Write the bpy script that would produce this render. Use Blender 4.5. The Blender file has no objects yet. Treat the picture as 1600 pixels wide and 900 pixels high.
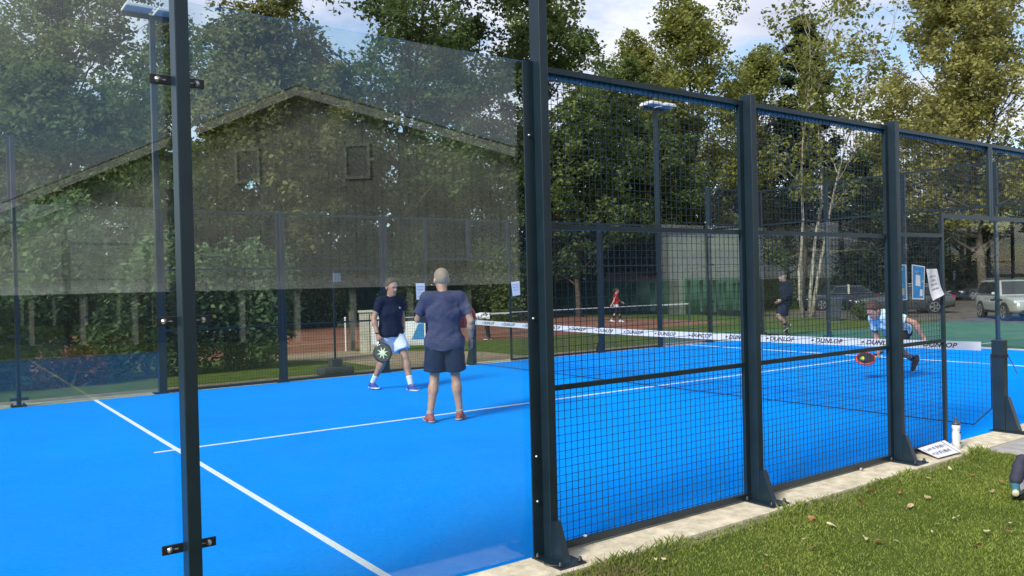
import bpy, math, random
import numpy as np
from mathutils import Matrix, Vector, noise
R = math.radians
rng = np.random.default_rng(7)
random.seed(7)
sc = bpy.context.scene
col = sc.collection

# ------------------------------------------------------------------ camera
CAM = np.array([0.9195, -3.943, 1.667]); YAW, PIT, ROL = R(54.13), R(-0.403), R(-1.35)
Fv = np.array([math.cos(YAW)*math.cos(PIT), math.sin(YAW)*math.cos(PIT), math.sin(PIT)])
Rv = np.array([math.sin(YAW), -math.cos(YAW), 0.0]); Uv = np.cross(Rv, Fv)
R2 = Rv*math.cos(ROL)+Uv*math.sin(ROL); U2 = -Rv*math.sin(ROL)+Uv*math.cos(ROL)
cd = bpy.data.cameras.new('camera'); cam = bpy.data.objects.new('camera', cd); col.objects.link(cam)
cd.sensor_width = 36; cd.lens = 1270.5/1600*36; cd.clip_start = .05; cd.clip_end = 2000
cam.matrix_world = Matrix(((R2[0], U2[0], -Fv[0], CAM[0]), (R2[1], U2[1], -Fv[1], CAM[1]), (R2[2], U2[2], -Fv[2], CAM[2]), (0, 0, 0, 1)))
sc.camera = cam
# ------------------------------------------------------------------ sky, sun, exposure
SUN_EL, SUN_AZ = R(36), R(194)          # azimuth measured from +x towards +y, where the sun stands
w = bpy.data.worlds.new('World'); sc.world = w; w.use_nodes = True
nt = w.node_tree; N = nt.nodes; L = nt.links; N.clear()
def nd(t, **k):
    n = N.new(t)
    for a, b in k.items(): setattr(n, a, b)
    return n
sky = nd('ShaderNodeTexSky', sky_type='NISHITA'); sky.sun_disc = False
sky.sun_elevation = SUN_EL; sky.sun_rotation = math.pi/2-SUN_AZ; sky.dust_density = .4; sky.ozone_density = 1.6
tc = nd('ShaderNodeTexCoord'); sep = nd('ShaderNodeSeparateXYZ'); L.new(tc.outputs['Generated'], sep.inputs[0])
za = nd('ShaderNodeMath', operation='MAXIMUM'); L.new(sep.outputs['Z'], za.inputs[0]); za.inputs[1].default_value = 0
zb = nd('ShaderNodeMath', operation='ADD'); L.new(za.outputs[0], zb.inputs[0]); zb.inputs[1].default_value = .22
dv = nd('ShaderNodeVectorMath', operation='DIVIDE'); L.new(tc.outputs['Generated'], dv.inputs[0]); CLOUD_SHIFT = (18.95, 18.87, 0)
cz = nd('ShaderNodeCombineXYZ'); [L.new(zb.outputs[0], cz.inputs[i]) for i in range(3)]; L.new(cz.outputs[0], dv.inputs[1])
shf = nd('ShaderNodeVectorMath', operation='ADD'); L.new(dv.outputs[0], shf.inputs[0]); shf.inputs[1].default_value = CLOUD_SHIFT
nz = nd('ShaderNodeTexNoise'); L.new(shf.outputs[0], nz.inputs['Vector']); nz.inputs['Scale'].default_value = 1.7; nz.inputs['Detail'].default_value = 9; nz.inputs['Roughness'].default_value = .58; nz.inputs['Distortion'].default_value = .3
cr = nd('ShaderNodeValToRGB'); cr.color_ramp.elements[0].position = .41; cr.color_ramp.elements[1].position = .55; L.new(nz.outputs[0], cr.inputs[0])
nz2 = nd('ShaderNodeTexNoise'); L.new(dv.outputs[0], nz2.inputs['Vector']); nz2.inputs['Scale'].default_value = 3.1; nz2.inputs['Detail'].default_value = 8
cc = nd('ShaderNodeValToRGB'); L.new(nz2.outputs[0], cc.inputs[0])
cc.color_ramp.elements[0].position = .32; cc.color_ramp.elements[0].color = (3.4, 3.7, 4.6, 1)
cc.color_ramp.elements[1].position = .66; cc.color_ramp.elements[1].color = (5.7, 5.9, 6.5, 1)
mx = nd('ShaderNodeMixRGB'); L.new(cr.outputs[0], mx.inputs[0]); L.new(sky.outputs[0], mx.inputs[1]); L.new(cc.outputs[0], mx.inputs[2])
bg = nd('ShaderNodeBackground'); bg.inputs[1].default_value = .1; L.new(mx.outputs[0], bg.inputs[0])
wo = nd('ShaderNodeOutputWorld'); L.new(bg.outputs[0], wo.inputs[0])
sd = bpy.data.lights.new('sun', 'SUN'); sd.energy = 2.7; sd.angle = R(16); sd.color = (1, .95, .86)
so = bpy.data.objects.new('sun', sd); col.objects.link(so)
sdir = Vector((math.cos(SUN_EL)*math.cos(SUN_AZ), math.cos(SUN_EL)*math.sin(SUN_AZ), math.sin(SUN_EL)))
so.rotation_euler = sdir.to_track_quat('Z', 'Y').to_euler(); so.location = (-30, -30, 40)
sc.view_settings.view_transform = 'Standard'; sc.view_settings.look = 'None'; sc.view_settings.exposure = 0.88; sc.view_settings.gamma = 1
sc.render.engine = 'CYCLES'; sc.cycles.max_bounces = 7; sc.cycles.transparent_max_bounces = 24; sc.cycles.use_denoising = True
sc.cycles.caustics_reflective = False; sc.cycles.caustics_refractive = False

# ------------------------------------------------------------------ materials
MATS = {}
def M(name, c, rough=.6, c2=None, scale=8., var=.12, bump=0., bscale=60., metal=0., spec=.5, trans=0., island=False, detail=4, lo=.35, hi=.65, coat=0.):
    if name in MATS: return MATS[name]
    m = bpy.data.materials.new(name); m.use_nodes = True; t = m.node_tree; n = t.nodes; l = t.links
    b = n['Principled BSDF']; b.inputs['Roughness'].default_value = rough; b.inputs['Metallic'].default_value = metal
    b.inputs['Specular IOR Level'].default_value = spec; b.inputs['Coat Weight'].default_value = coat
    tcn = n.new('ShaderNodeTexCoord')
    if c2 is None: c2 = tuple(min(1, x*(1+2*var)) for x in c); c1 = tuple(x*(1-var) for x in c)
    else: c1 = c
    nn = n.new('ShaderNodeTexNoise'); nn.inputs['Scale'].default_value = scale; nn.inputs['Detail'].default_value = detail; nn.inputs['Roughness'].default_value = .6
    l.new(tcn.outputs['Object'], nn.inputs['Vector'])
    rp = n.new('ShaderNodeValToRGB'); rp.color_ramp.elements[0].position = lo; rp.color_ramp.elements[1].position = hi
    rp.color_ramp.elements[0].color = (*c1, 1); rp.color_ramp.elements[1].color = (*c2, 1)
    src = nn.outputs[0]
    if island:
        g = n.new('ShaderNodeNewGeometry'); ma = n.new('ShaderNodeMath'); ma.operation = 'MULTIPLY_ADD'; ma.inputs[1].default_value = .6
        sub = n.new('ShaderNodeMath'); sub.operation = 'SUBTRACT'; sub.inputs[1].default_value = .3
        l.new(nn.outputs[0], sub.inputs[0]); l.new(g.outputs['Random Per Island'], ma.inputs[0]); l.new(sub.outputs[0], ma.inputs[2]); src = ma.outputs[0]
    l.new(src, rp.inputs[0]); l.new(rp.outputs[0], b.inputs['Base Color'])
    if bump:
        bn = n.new('ShaderNodeTexNoise'); bn.inputs['Scale'].default_value = bscale; bn.inputs['Detail'].default_value = 3; l.new(tcn.outputs['Object'], bn.inputs['Vector'])
        bp = n.new('ShaderNodeBump'); bp.inputs['Strength'].default_value = bump; bp.inputs['Distance'].default_value = .02
        l.new(bn.outputs[0], bp.inputs['Height']); l.new(bp.outputs[0], b.inputs['Normal'])
    if trans:
        tr = n.new('ShaderNodeBsdfTranslucent'); l.new(rp.outputs[0], tr.inputs['Color'])
        ms = n.new('ShaderNodeMixShader'); ms.inputs[0].default_value = trans
        l.new(b.outputs[0], ms.inputs[1]); l.new(tr.outputs[0], ms.inputs[2]); l.new(ms.outputs[0], n['Material Output'].inputs['Surface'])
    MATS[name] = m
    return m
def glass_mat(name, tint=(.93, .97, .955), r0=.045):
    m = bpy.data.materials.new(name); m.use_nodes = True; t = m.node_tree; n = t.nodes; l = t.links; n.clear()
    g = n.new('ShaderNodeNewGeometry'); dt = n.new('ShaderNodeVectorMath'); dt.operation = 'DOT_PRODUCT'
    l.new(g.outputs['Normal'], dt.inputs[0]); l.new(g.outputs['Incoming'], dt.inputs[1])
    ab = n.new('ShaderNodeMath'); ab.operation = 'ABSOLUTE'; l.new(dt.outputs['Value'], ab.inputs[0])
    om = n.new('ShaderNodeMath'); om.operation = 'SUBTRACT'; om.inputs[0].default_value = 1; l.new(ab.outputs[0], om.inputs[1])
    pw = n.new('ShaderNodeMath'); pw.operation = 'POWER'; pw.inputs[1].default_value = 5; l.new(om.outputs[0], pw.inputs[0])
    ma = n.new('ShaderNodeMath'); ma.operation = 'MULTIPLY_ADD'; ma.inputs[1].default_value = 1-r0; ma.inputs[2].default_value = r0; l.new(pw.outputs[0], ma.inputs[0])
    tr = n.new('ShaderNodeBsdfTransparent'); tr.inputs[0].default_value = (*tint, 1)
    gl = n.new('ShaderNodeBsdfGlossy'); gl.inputs['Roughness'].default_value = 0.0; gl.inputs[0].default_value = (1, 1, 1, 1)
    mx_ = n.new('ShaderNodeMixShader'); l.new(ma.outputs[0], mx_.inputs[0]); l.new(tr.outputs[0], mx_.inputs[1]); l.new(gl.outputs[0], mx_.inputs[2])
    tcn = n.new('ShaderNodeTexCoord'); du = n.new('ShaderNodeTexNoise'); du.inputs['Scale'].default_value = 2.2; du.inputs['Detail'].default_value = 9; du.inputs['Distortion'].default_value = 1.2; l.new(tcn.outputs['Object'], du.inputs['Vector'])
    mr = n.new('ShaderNodeMapRange'); mr.inputs[1].default_value = .35; mr.inputs[2].default_value = .75; mr.inputs[3].default_value = .001; mr.inputs[4].default_value = .012; l.new(du.outputs[0], mr.inputs[0])
    df = n.new('ShaderNodeBsdfDiffuse'); df.inputs[0].default_value = (.6, .6, .58, 1); m3 = n.new('ShaderNodeMixShader'); l.new(mr.outputs[0], m3.inputs[0]); l.new(mx_.outputs[0], m3.inputs[1]); l.new(df.outputs[0], m3.inputs[2])
    o = n.new('ShaderNodeOutputMaterial'); l.new(m3.outputs[0], o.inputs[0]); MATS[name] = m
    return m
STEEL = M('painted_steel', (.007, .018, .028), .36, var=.15, scale=3, bump=.03, bscale=200)
BLACKPL = M('black_plate', (.012, .014, .018), .42, var=.2, scale=20)
BOLT = M('zinc', (.55, .55, .53), .3, metal=.9)
WIRE = M('wire', (.008, .020, .032), .45)
GLASS = glass_mat('court_glass')
BLUE = M('blue_turf', (.0006, .25, .90), .9, c2=(.0008, .32, .985), scale=340, bump=.35, bscale=700, spec=.03, detail=6)
def worn(m, dark, light):
    t = m.node_tree; n = t.nodes; l = t.links; b = n['Principled BSDF']; src = b.inputs['Base Color'].links[0].from_socket
    tcn = n.new('ShaderNodeTexCoord'); a = n.new('ShaderNodeTexNoise'); a.inputs['Scale'].default_value = .55; a.inputs['Detail'].default_value = 7; a.inputs['Roughness'].default_value = .65; a.inputs['Distortion'].default_value = .8
    l.new(tcn.outputs['Object'], a.inputs['Vector']); r = n.new('ShaderNodeValToRGB'); r.color_ramp.elements[0].position = .36; r.color_ramp.elements[1].position = .70; r.color_ramp.elements[0].color = (*dark, 1); r.color_ramp.elements[1].color = (*light, 1); l.new(a.outputs[0], r.inputs[0])
    mx_ = n.new('ShaderNodeMixRGB'); mx_.blend_type = 'MULTIPLY'; mx_.inputs[0].default_value = 1; l.new(src, mx_.inputs[1]); l.new(r.outputs[0], mx_.inputs[2])
    v = n.new('ShaderNodeTexNoise'); v.inputs['Scale'].default_value = 26; v.inputs['Detail'].default_value = 5; l.new(tcn.outputs['Object'], v.inputs['Vector']); r2 = n.new('ShaderNodeValToRGB'); r2.color_ramp.elements[0].position = .30; r2.color_ramp.elements[1].position = .62; r2.color_ramp.elements[0].color = (.86, .88, .90, 1); l.new(v.outputs[0], r2.inputs[0])
    m2 = n.new('ShaderNodeMixRGB'); m2.blend_type = 'MULTIPLY'; m2.inputs[0].default_value = 1; l.new(mx_.outputs[0], m2.inputs[1]); l.new(r2.outputs[0], m2.inputs[2]); l.new(m2.outputs[0], b.inputs['Base Color'])
worn(BLUE, (.93, .93, .95), (1.0, 1.05, 1.02))
LINE = M('white_line', (.70, .74, .78), .85, var=.08, scale=120, bump=.3, bscale=500, spec=.2)
CONC = M('concrete', (.46, .40, .29), .9, c2=(.74, .66, .49), scale=9, bump=.25, bscale=90, detail=8, spec=.2)
LAWN = M('lawn', (.050, .080, .014), .95, c2=(.095, .125, .024), scale=3.3, bump=.5, bscale=60, detail=9, spec=.1)
TURF = M('green_turf', (.050, .13, .045), .95, c2=(.085, .17, .06), scale=1.5, bump=.3, bscale=80, detail=8, spec=.1)
ASPH = M('asphalt', (.075, .062, .055), .95, c2=(.15, .125, .105), scale=2.2, bump=.4, bscale=60, detail=10, spec=.2)
CLAY = M('clay', (.17, .075, .048), .95, c2=(.25, .12, .08), scale=1.2, bump=.1, detail=8, spec=.1)
PATH = M('path', (.20, .15, .105), .95, c2=(.34, .26, .18), scale=5, bump=.4, bscale=50, detail=9, spec=.1)
BLUESTRIP = M('blue_strip', (.01, .16, .55), .45)
WHITE = M('white_plastic', (.72, .73, .74), .45, var=.05)
BARK = M('bark', (.055, .043, .032), .95, c2=(.12, .10, .08), scale=9, bump=.5, bscale=30, spec=.1)
BIRCH = M('pale_bark', (.13, .11, .085), .9, c2=(.40, .37, .31), scale=5, bump=.3, bscale=25, spec=.1, detail=8)
LEAFS = dict(
 green=M('leaf_green', (.072, .118, .036), .7, c2=(.26, .32, .115), scale=.5, trans=0.5, island=True, spec=.12, lo=.1, hi=.95),
 dark=M('leaf_dark', (.048, .084, .030), .7, c2=(.185, .245, .090), scale=.5, trans=0.5, island=True, spec=.12, lo=.1, hi=.95),
 olive=M('leaf_olive', (.18, .19, .055), .7, c2=(.50, .48, .18), scale=.4, trans=0.5, island=True, spec=.12, lo=.1, hi=.95),
 yellow=M('leaf_yellow', (0.125, 0.164, 0.039), .7, c2=(0.359, 0.359, 0.109), scale=.6, trans=0.5, island=True, spec=.12, lo=.1, hi=.95),
 rust=M('leaf_rust', (.095, .118, .042), .7, c2=(.29, .29, .11), scale=.6, trans=0.5, island=True, spec=.12, lo=.1, hi=.95),
 shrub=M('leaf_shrub', (0.058, 0.117, 0.043), .7, c2=(0.250, 0.335, 0.156), scale=.7, trans=0.45, island=True, spec=.12, lo=.1, hi=.95),
 conifer=M('leaf_conifer', (0.019, 0.035, 0.022), .7, c2=(0.064, 0.094, 0.053), scale=.6, trans=0.3, island=True, spec=.12, lo=.1, hi=.95),
 red=M('leaf_red', (0.094, 0.031, 0.016), .6, c2=(0.203, 0.078, 0.039), scale=.9, trans=.42, island=True, spec=.12, lo=.1, hi=.95))

# ------------------------------------------------------------------ mesh helpers
def unit(v): v = np.asarray(v, float); return v/max(np.linalg.norm(v), 1e-9)
class MB:
    def __init__(s): s.v = []; s.f = []; s.n = 0
    def add(s, vs, fs):
        vs = np.asarray(vs, float); s.v.append(vs); s.f += [tuple(i+s.n for i in f) for f in fs]; s.n += len(vs); return s
    def box(s, lo, hi):
        (a, b, c), (d, e, f) = lo, hi
        return s.add([(a,b,c),(d,b,c),(d,e,c),(a,e,c),(a,b,f),(d,b,f),(d,e,f),(a,e,f)], [(0,3,2,1),(4,5,6,7),(0,1,5,4),(1,2,6,5),(2,3,7,6),(3,0,4,7)])
    def cbox(s, c, sz): c = np.array(c); h = np.array(sz)/2; return s.box(c-h, c+h)
    def tube(s, pts, rad, n=8, caps=True):
        pts = np.asarray(pts, float); k = len(pts); rad = np.broadcast_to(rad, (k,))
        d = np.gradient(pts, axis=0); vs = []
        ref = np.array([0, 0, 1.]) if abs(unit(d[0])[2]) < .9 else np.array([1., 0, 0])
        a_ = np.linspace(0, 2*np.pi, n, endpoint=False)
        for i in range(k):
            t = unit(d[i]); x = unit(np.cross(ref, t)); y = np.cross(t, x)
            vs.append(pts[i]+rad[i]*(np.cos(a_)[:, None]*x+np.sin(a_)[:, None]*y))
        fs = [(i*n+j, i*n+(j+1) % n, (i+1)*n+(j+1) % n, (i+1)*n+j) for i in range(k-1) for j in range(n)]
        if caps: fs += [tuple(range(n))[::-1], tuple(range((k-1)*n, k*n))]
        return s.add(np.vstack(vs), fs)
    def cyl(s, a, b, r, r2=None, n=12): return s.tube([a, b], [r, r if r2 is None else r2], n)
    def lathe(s, prof, n=20, c=(0, 0, 0)):
        a_ = np.linspace(0, 2*np.pi, n, endpoint=False); vs = []
        for r, z in prof: vs.append(np.c_[r*np.cos(a_), r*np.sin(a_), np.full(n, z)]+np.array(c))
        k = len(prof); fs = [(i*n+j, i*n+(j+1) % n, (i+1)*n+(j+1) % n, (i+1)*n+j) for i in range(k-1) for j in range(n)]
        fs += [tuple(range(n))[::-1], tuple(range((k-1)*n, k*n))]
        return s.add(np.vstack(vs), fs)
    def prism(s, poly, axis, lo, hi):
        """poly: 2-D outline, extruded along axis (0,1,2) from lo to hi"""
        o = [i for i in range(3) if i != axis]; k = len(poly); vs = np.zeros((2*k, 3)); p = np.array(poly)
        vs[:k, o[0]] = p[:, 0]; vs[:k, o[1]] = p[:, 1]; vs[k:] = vs[:k]; vs[:k, axis] = lo; vs[k:, axis] = hi
        return s.add(vs, [tuple(range(k))[::-1], tuple(range(k, 2*k))]+[(i, (i+1) % k, k+(i+1) % k, k+i) for i in range(k)])
    def build(s, name, mat, parent=None, smooth=False, kind=None):
        return mesh_obj(name, np.vstack(s.v), s.f, mat, parent, smooth, kind)
def mesh_obj(name, v, f, mat, parent=None, smooth=False, kind=None):
    me = bpy.data.meshes.new(name)
    if isinstance(f, np.ndarray):
        k = f.shape[1]; me.vertices.add(len(v)); me.vertices.foreach_set('co', np.asarray(v, np.float32).ravel())
        me.loops.add(f.size); me.loops.foreach_set('vertex_index', f.astype(np.int32).ravel())
        me.polygons.add(len(f)); me.polygons.foreach_set('loop_start', np.arange(0, f.size, k, dtype=np.int32))
        me.update(calc_edges=True)
    else:
        me.from_pydata([tuple(x) for x in v], [], f)
        import bmesh as _b
        if len(f) < 20000:
            bm = _b.new(); bm.from_mesh(me); _b.ops.recalc_face_normals(bm, faces=bm.faces); bm.to_mesh(me); bm.free()
        me.update()
    if mat: me.materials.append(mat)
    if smooth: me.polygons.foreach_set('use_smooth', np.ones(len(me.polygons), bool))
    o = bpy.data.objects.new(name, me); col.objects.link(o)
    if parent: o.parent = parent
    if kind: o['kind'] = kind
    return o
def bevel(o, wdt=.004, seg=2):
    m = o.modifiers.new('bevel', 'BEVEL'); m.width = wdt; m.segments = seg; m.limit_method = 'ANGLE'; return o
def tag(o, label, cat, group=None):
    o['label'] = label; o['category'] = cat
    if group: o['group'] = group
    return o
def thing(name, label, cat, loc=(0, 0, 0), rz=0., group=None):
    o = bpy.data.objects.new(name, None); o.empty_display_size = .2; col.objects.link(o); o.location = loc; o.rotation_euler = (0, 0, rz)
    return tag(o, label, cat, group)
KIDS = {}
def dup(root, label, loc, rz=0., scale=None):
    r = root.copy(); col.objects.link(r); r.location = loc; r.rotation_euler = (0, 0, rz); r['label'] = label
    if scale is not None: r.scale = scale
    for ch in list(root.children):
        c = ch.copy(); col.objects.link(c); c.parent = r
        for g in list(ch.children):
            d = g.copy(); col.objects.link(d); d.parent = c
    return r
def text_mesh(txt, size, mat, name, parent, mw, shear=0., bold=0., depth=.0006, xs=1.):
    cu = bpy.data.curves.new(name, 'FONT'); cu.body = txt; cu.size = size; cu.shear = shear; cu.offset = bold; cu.extrude = depth
    cu.align_x = 'CENTER'; cu.align_y = 'CENTER'; cu.resolution_u = 3; cu.space_character = 1.05
    tmp = bpy.data.objects.new('tmp', cu); col.objects.link(tmp)
    dg = bpy.context.evaluated_depsgraph_get(); me = bpy.data.meshes.new_from_object(tmp.evaluated_get(dg))
    bpy.data.objects.remove(tmp); me.name = name; me.materials.clear(); me.materials.append(mat)
    o = bpy.data.objects.new(name, me); col.objects.link(o); o.parent = parent; o.matrix_local = mw @ Matrix.Diagonal((xs, 1, 1, 1))
    return o
def U(u, v, depth):
    """a point seen in a given direction at a given distance (planning helper)"""
    return CAM+depth*(Fv+R2*(u-800)/1270.5-U2*(v-450)/1270.5)

# ------------------------------------------------------------------ ground
def zt(x, y):
    d = np.maximum(np.maximum(np.asarray(x)-21.0, np.asarray(y)-12.0), 0)
    t = np.clip(d/9.0, 0, 1); return -.025-.40*t*t*(3-2*t)
def grid_lines(a, b, inner_a, inner_b, st=.5):
    inner = np.arange(inner_a, inner_b+1e-6, st)
    return np.concatenate([np.linspace(a, inner_a, 12)[:-1], inner, np.linspace(inner_b, b, 12)[1:]])
def sheet(name, xs, ys, dz, mat, fn=None):
    X, Y = np.meshgrid(xs, ys, indexing='ij'); Z = zt(X, Y)+dz
    if fn is not None: Z = fn(X, Y, Z)
    nx, ny = len(xs), len(ys); idx = np.arange(nx*ny).reshape(nx, ny)
    f = np.stack([idx[:-1, :-1], idx[1:, :-1], idx[1:, 1:], idx[:-1, 1:]], -1).reshape(-1, 4)
    o = mesh_obj(name, np.c_[X.ravel(), Y.ravel(), Z.ravel()], f, mat, smooth=True, kind='structure'); return o
def under(X, Y, Z):
    ins = (X > -.6) & (X < 20.1) & (Y > -.01) & (Y < 10.6); return np.where(ins, Z-.12, Z)
sheet('ground', grid_lines(-500, 700, -25, 80), grid_lines(-500, 700, -30, 60), 0, LAWN, under)
A = lambda a, b: np.arange(a, b+1e-6, .5)
sheet('turf_pitch', A(20.5, 36), A(-12, 13), .006, TURF)
sheet('car_park', A(36, 78), A(-12, 24.5), .006, ASPH)
sheet('clay_court', A(-8, 31.5), A(20.5, 40), .006, CLAY)
sheet('path', A(8.5, 12), A(11, 20.5), .006, PATH)
sheet('gravel_border', A(-2, 21), A(10.5, 11), .006, PATH)
MB().box((-.6, -.335, -.3), (20.0, -.004, -.004)).build('concrete_kerb', CONC, kind='structure')
MB().box((-.6, 10.004, -.3), (20.0, 10.45, -.004)).build('concrete_kerb', CONC, kind='structure')
MB().box((19.404, -.0039, -.3), (19.8, 10.0039, -.0041)).build('concrete_kerb', CONC, kind='structure')
MB().box((9.0, -1.9, -.3), (13.4, -.339, -.012)).build('paving_slab', M('slab', (.30, .29, .27), .9, c2=(.42, .40, .37), scale=6, bump=.2, spec=.2), kind='structure')
court = MB().box((-.4, -.0035, -.1), (19.403, 10.0035, 0)).build('court_surface', BLUE, kind='structure')
def line(x0, x1, y0, y1): MB().box((x0, y0, .0005), (x1, y1, .004)).build('court_line', LINE, court)
line(3.0, 3.05, .0, 10.0); line(16.35, 16.40, .0, 10.0)
line(2.8, 2.9995, 4.975, 5.025); line(3.0505, 16.3495, 4.975, 5.025); line(16.4005, 16.6, 4.975, 5.025)

# ------------------------------------------------------------------ court cage
def make_post(h=3.0, clamps=(), gusset=True, flange=False, label='', loc=(0, 0, 0), rz=0., group='steel posts of the court cage', cat='post', name='steel_post', wx=.06, wy=.10):
    """local frame: the court lies on +y; the plate and gusset point to -y"""
    t = thing(name, label, cat, loc, rz, group)
    bevel(MB().box((-wx/2, -wy/2, .012), (wx/2, wy/2, h)).build('upright', STEEL, t))
    if gusset:
        bevel(MB().box((-.10, -.22, 0), (.10, .055, .012)).build('base_plate', STEEL, t), .003)
        MB().prism([(-wy/2-.0005, .0125), (-.17, .0125), (-.155, .04), (-wy/2-.03, .235), (-wy/2-.0005, .235)], 0, -.025, .025).build('gusset', STEEL, t)
        for bx, by in ((-.075, -.19), (.075, -.19), (-.08, .02)):
            MB().lathe([(.016, .0125), (.016, .022), (.011, .023), (.011, .034), (.007, .040)], 10, (bx, by, 0)).build('bolt', BLACKPL, t, True)
    if flange:
        MB().box((-.105, wy/2-.03, .02), (-.0305, wy/2-.018, 3.0)).build('flange', STEEL, t)
        for z in (.35, .62, 1.45, 2.55):
            MB().lathe([(.009, 0), (.009, .006), (.005, .012)], 8).build('bolt', BOLT, t, True).matrix_local = Matrix.Translation((-.075, wy/2-.031, z)) @ Matrix.Rotation(R(90), 4, 'X')
    for z in clamps:
        c = bevel(MB().box((-.12, wy/2+.0005, z-.022), (.12, wy/2+.0085, z+.022)).build('clamp', BLACKPL, t), .003)
        for sx in (-.085, .085):
            MB().lathe([(.0135, 0), (.0135, .004), (.0075, .0045), (.0075, .009), (.004, .010)], 10).build('bolt', BOLT, c, True).matrix_local = Matrix.Translation((sx, wy/2-.0001, z)) @ Matrix.Rotation(R(90), 4, 'X')
            MB().box((sx-.035 if sx > 0 else sx+.012, wy/2-.0006, z-.003), (sx-.012 if sx > 0 else sx+.035, wy/2+.0001, z+.003)).build('slot', M('slot', (.28, .29, .30), .4), c)
    return t
def wire_grid(w_, z0, z1, st=.05, r=.0015, y=0.):
    mb = MB(); xs = np.arange(st, w_-.01, st); zs = np.arange(z0+st*.6, z1-.01, st)
    sq = lambda a, b, ax: mb.add(*sqtube(a, b, r, ax))
    for x in xs: sq((x, y, z0), (x, y, z1), 2)
    for z in zs: sq((0, y-.004, z), (w_, y-.004, z), 0)
    return mb
def sqtube(a, b, r, ax):
    a = np.array(a, float); b = np.array(b, float); o = [i for i in range(3) if i != ax]; vs = []
    for p in (a, b):
        for s, t in ((-1, -1), (1, -1), (1, 1), (-1, 1)):
            q = p.copy(); q[o[0]] += s*r; q[o[1]] += t*r; vs.append(q)
    return vs, [(0, 1, 5, 4), (1, 2, 6, 5), (2, 3, 7, 6), (3, 0, 4, 7)]
def mesh_panel(label, loc, w_, z0=.03, z1=3.0, mids=(1.03, 2.02), rz=0., strip=True, name='mesh_panel', group='wire mesh panels of the court cage'):
    t = thing(name, label, 'mesh panel', loc, rz, group)
    fr = .04
    MB().box((0, -.03, z1-.035), (w_, .0, z1)).build('top_rail', STEEL, t)
    MB().box((0, -.03, z0), (w_, .0, z0+.04)).build('bottom_rail', STEEL, t)
    for x in (0, w_-fr): MB().box((x, -.029, z0+.0405), (x+fr, -.001, z1-.0355)).build('stile', STEEL, t)
    for z in mids:
        if z0+.2 < z < z1-.2: MB().box((fr+.0005, -.0285, z-.016), (w_-fr-.0005, -.0015, z+.016)).build('middle_rail', STEEL, t)
    wire_grid(w_, z0+.02, z1-.01, y=.0045).build('wire_grid', WIRE, t, kind='stuff')
    if strip:
        mb = MB(); n_ = int(w_/.05)
        for i in range(n_): mb.box((i*.05+.003, .0075, z1-.068), (i*.05+.047, .0095, z1-.030))
        mb.box((0, .0098, z1-.05), (w_, .0115, z1-.004)); mb.build('blue_edging', BLUESTRIP, t)
    return t
def glass_panel(label, loc, w_, h=3.0, rz=0., name='glass_panel'):
    t = thing(name, label, 'glass panel', loc, rz, 'glass panels of the court cage')
    MB().box((.006, -.006, .02), (w_-.006, .006, h)).build('pane', GLASS, t)
    return t
YN = -.075        # centre line of the near posts
CL = (.12, 1.05, 2.0, 2.72)
CLN = (.49, 1.53, 2.63)
# near side
make_post(4.0, CLN, label='nearest dark post with bolted glass clamps standing left of centre in front', loc=(1.885, YN, -.004))
make_post(6.2, (), True, True, label='tall thick post where the near glass ends and the wire mesh begins', loc=(3.955, YN, -.004))
make_post(3.02, label='mesh post on the near kerb between the first and second full mesh panels', loc=(5.925, YN, -.004))
make_post(3.02, label='near mesh post beside the blue posters, with the white board at its foot', loc=(7.925, YN, -.004))
glass_panel('near glass pane left of the nearest dark post, cut by the left edge', (-.1, -.012, 0), 1.98)
glass_panel('large near glass pane between nearest dark post and the tall thick post', (1.89, -.012, 0), 2.04)
mesh_panel('first full mesh panel on the near side, right of the tall thick post', (3.99, -.022, -.02), 1.90)
mesh_panel('second full mesh panel on the near side, left of the bending player', (5.96, -.022, -.02), 1.93)
gp_ = mesh_panel('narrow near mesh panel beside the gate opening, carrying the blue posters', (7.96, -.022, -.02), .905, .03, 2.055, (1.03,), strip=False)
MB().box((.865, -.029, 2.0555), (.905, -.001, 2.2095)).build('jamb', STEEL, gp_)
up_ = thing('mesh_panel', 'upper mesh panel stepping over the near gate opening, left of its mullion', 'mesh panel', (7.96, -.0222, 0), 0., 'wire mesh panels of the court cage')
MB().box((0, -.03, 2.945), (1.895, 0, 2.98)).build('top_rail', STEEL, up_); MB().box((.862, -.03, 2.19), (1.895, 0, 2.23)).build('bottom_rail', STEEL, up_)
for x_, z_ in ((0, 2.036), (1.855, 2.2305)): MB().box((x_, -.029, z_), (x_+.04, -.001, 2.9445)).build('stile', STEEL, up_)
wg = wire_grid(.90, 2.036, 2.97, y=.0045); w2_ = wire_grid(.995, 2.20, 2.97, y=.0045); w2_v = np.vstack(w2_.v)+np.array([.90, 0, 0]); wg.add(w2_v, w2_.f); wg.build('wire_grid', WIRE, up_, kind='stuff')
mb = MB()
for i_ in range(37): mb.box((i_*.05+.003, .0075, 2.912), (i_*.05+.047, .0095, 2.95))
mb.box((0, .0098, 2.93), (1.895, .0115, 2.976)); mb.build('blue_edging', BLUESTRIP, up_)
mesh_panel('short upper mesh panel above the near gate opening, cut by the right edge', (9.86, -.0222, 0), 1.155, 2.19, 2.98, ())
mesh_panel('near mesh panel beyond the gate opening, just outside the right edge', (11.02, -.022, -.02), .97)
make_post(3.02, label='near mesh post beyond the gate opening, just outside the right edge', loc=(12.02, YN, -.004))
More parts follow.
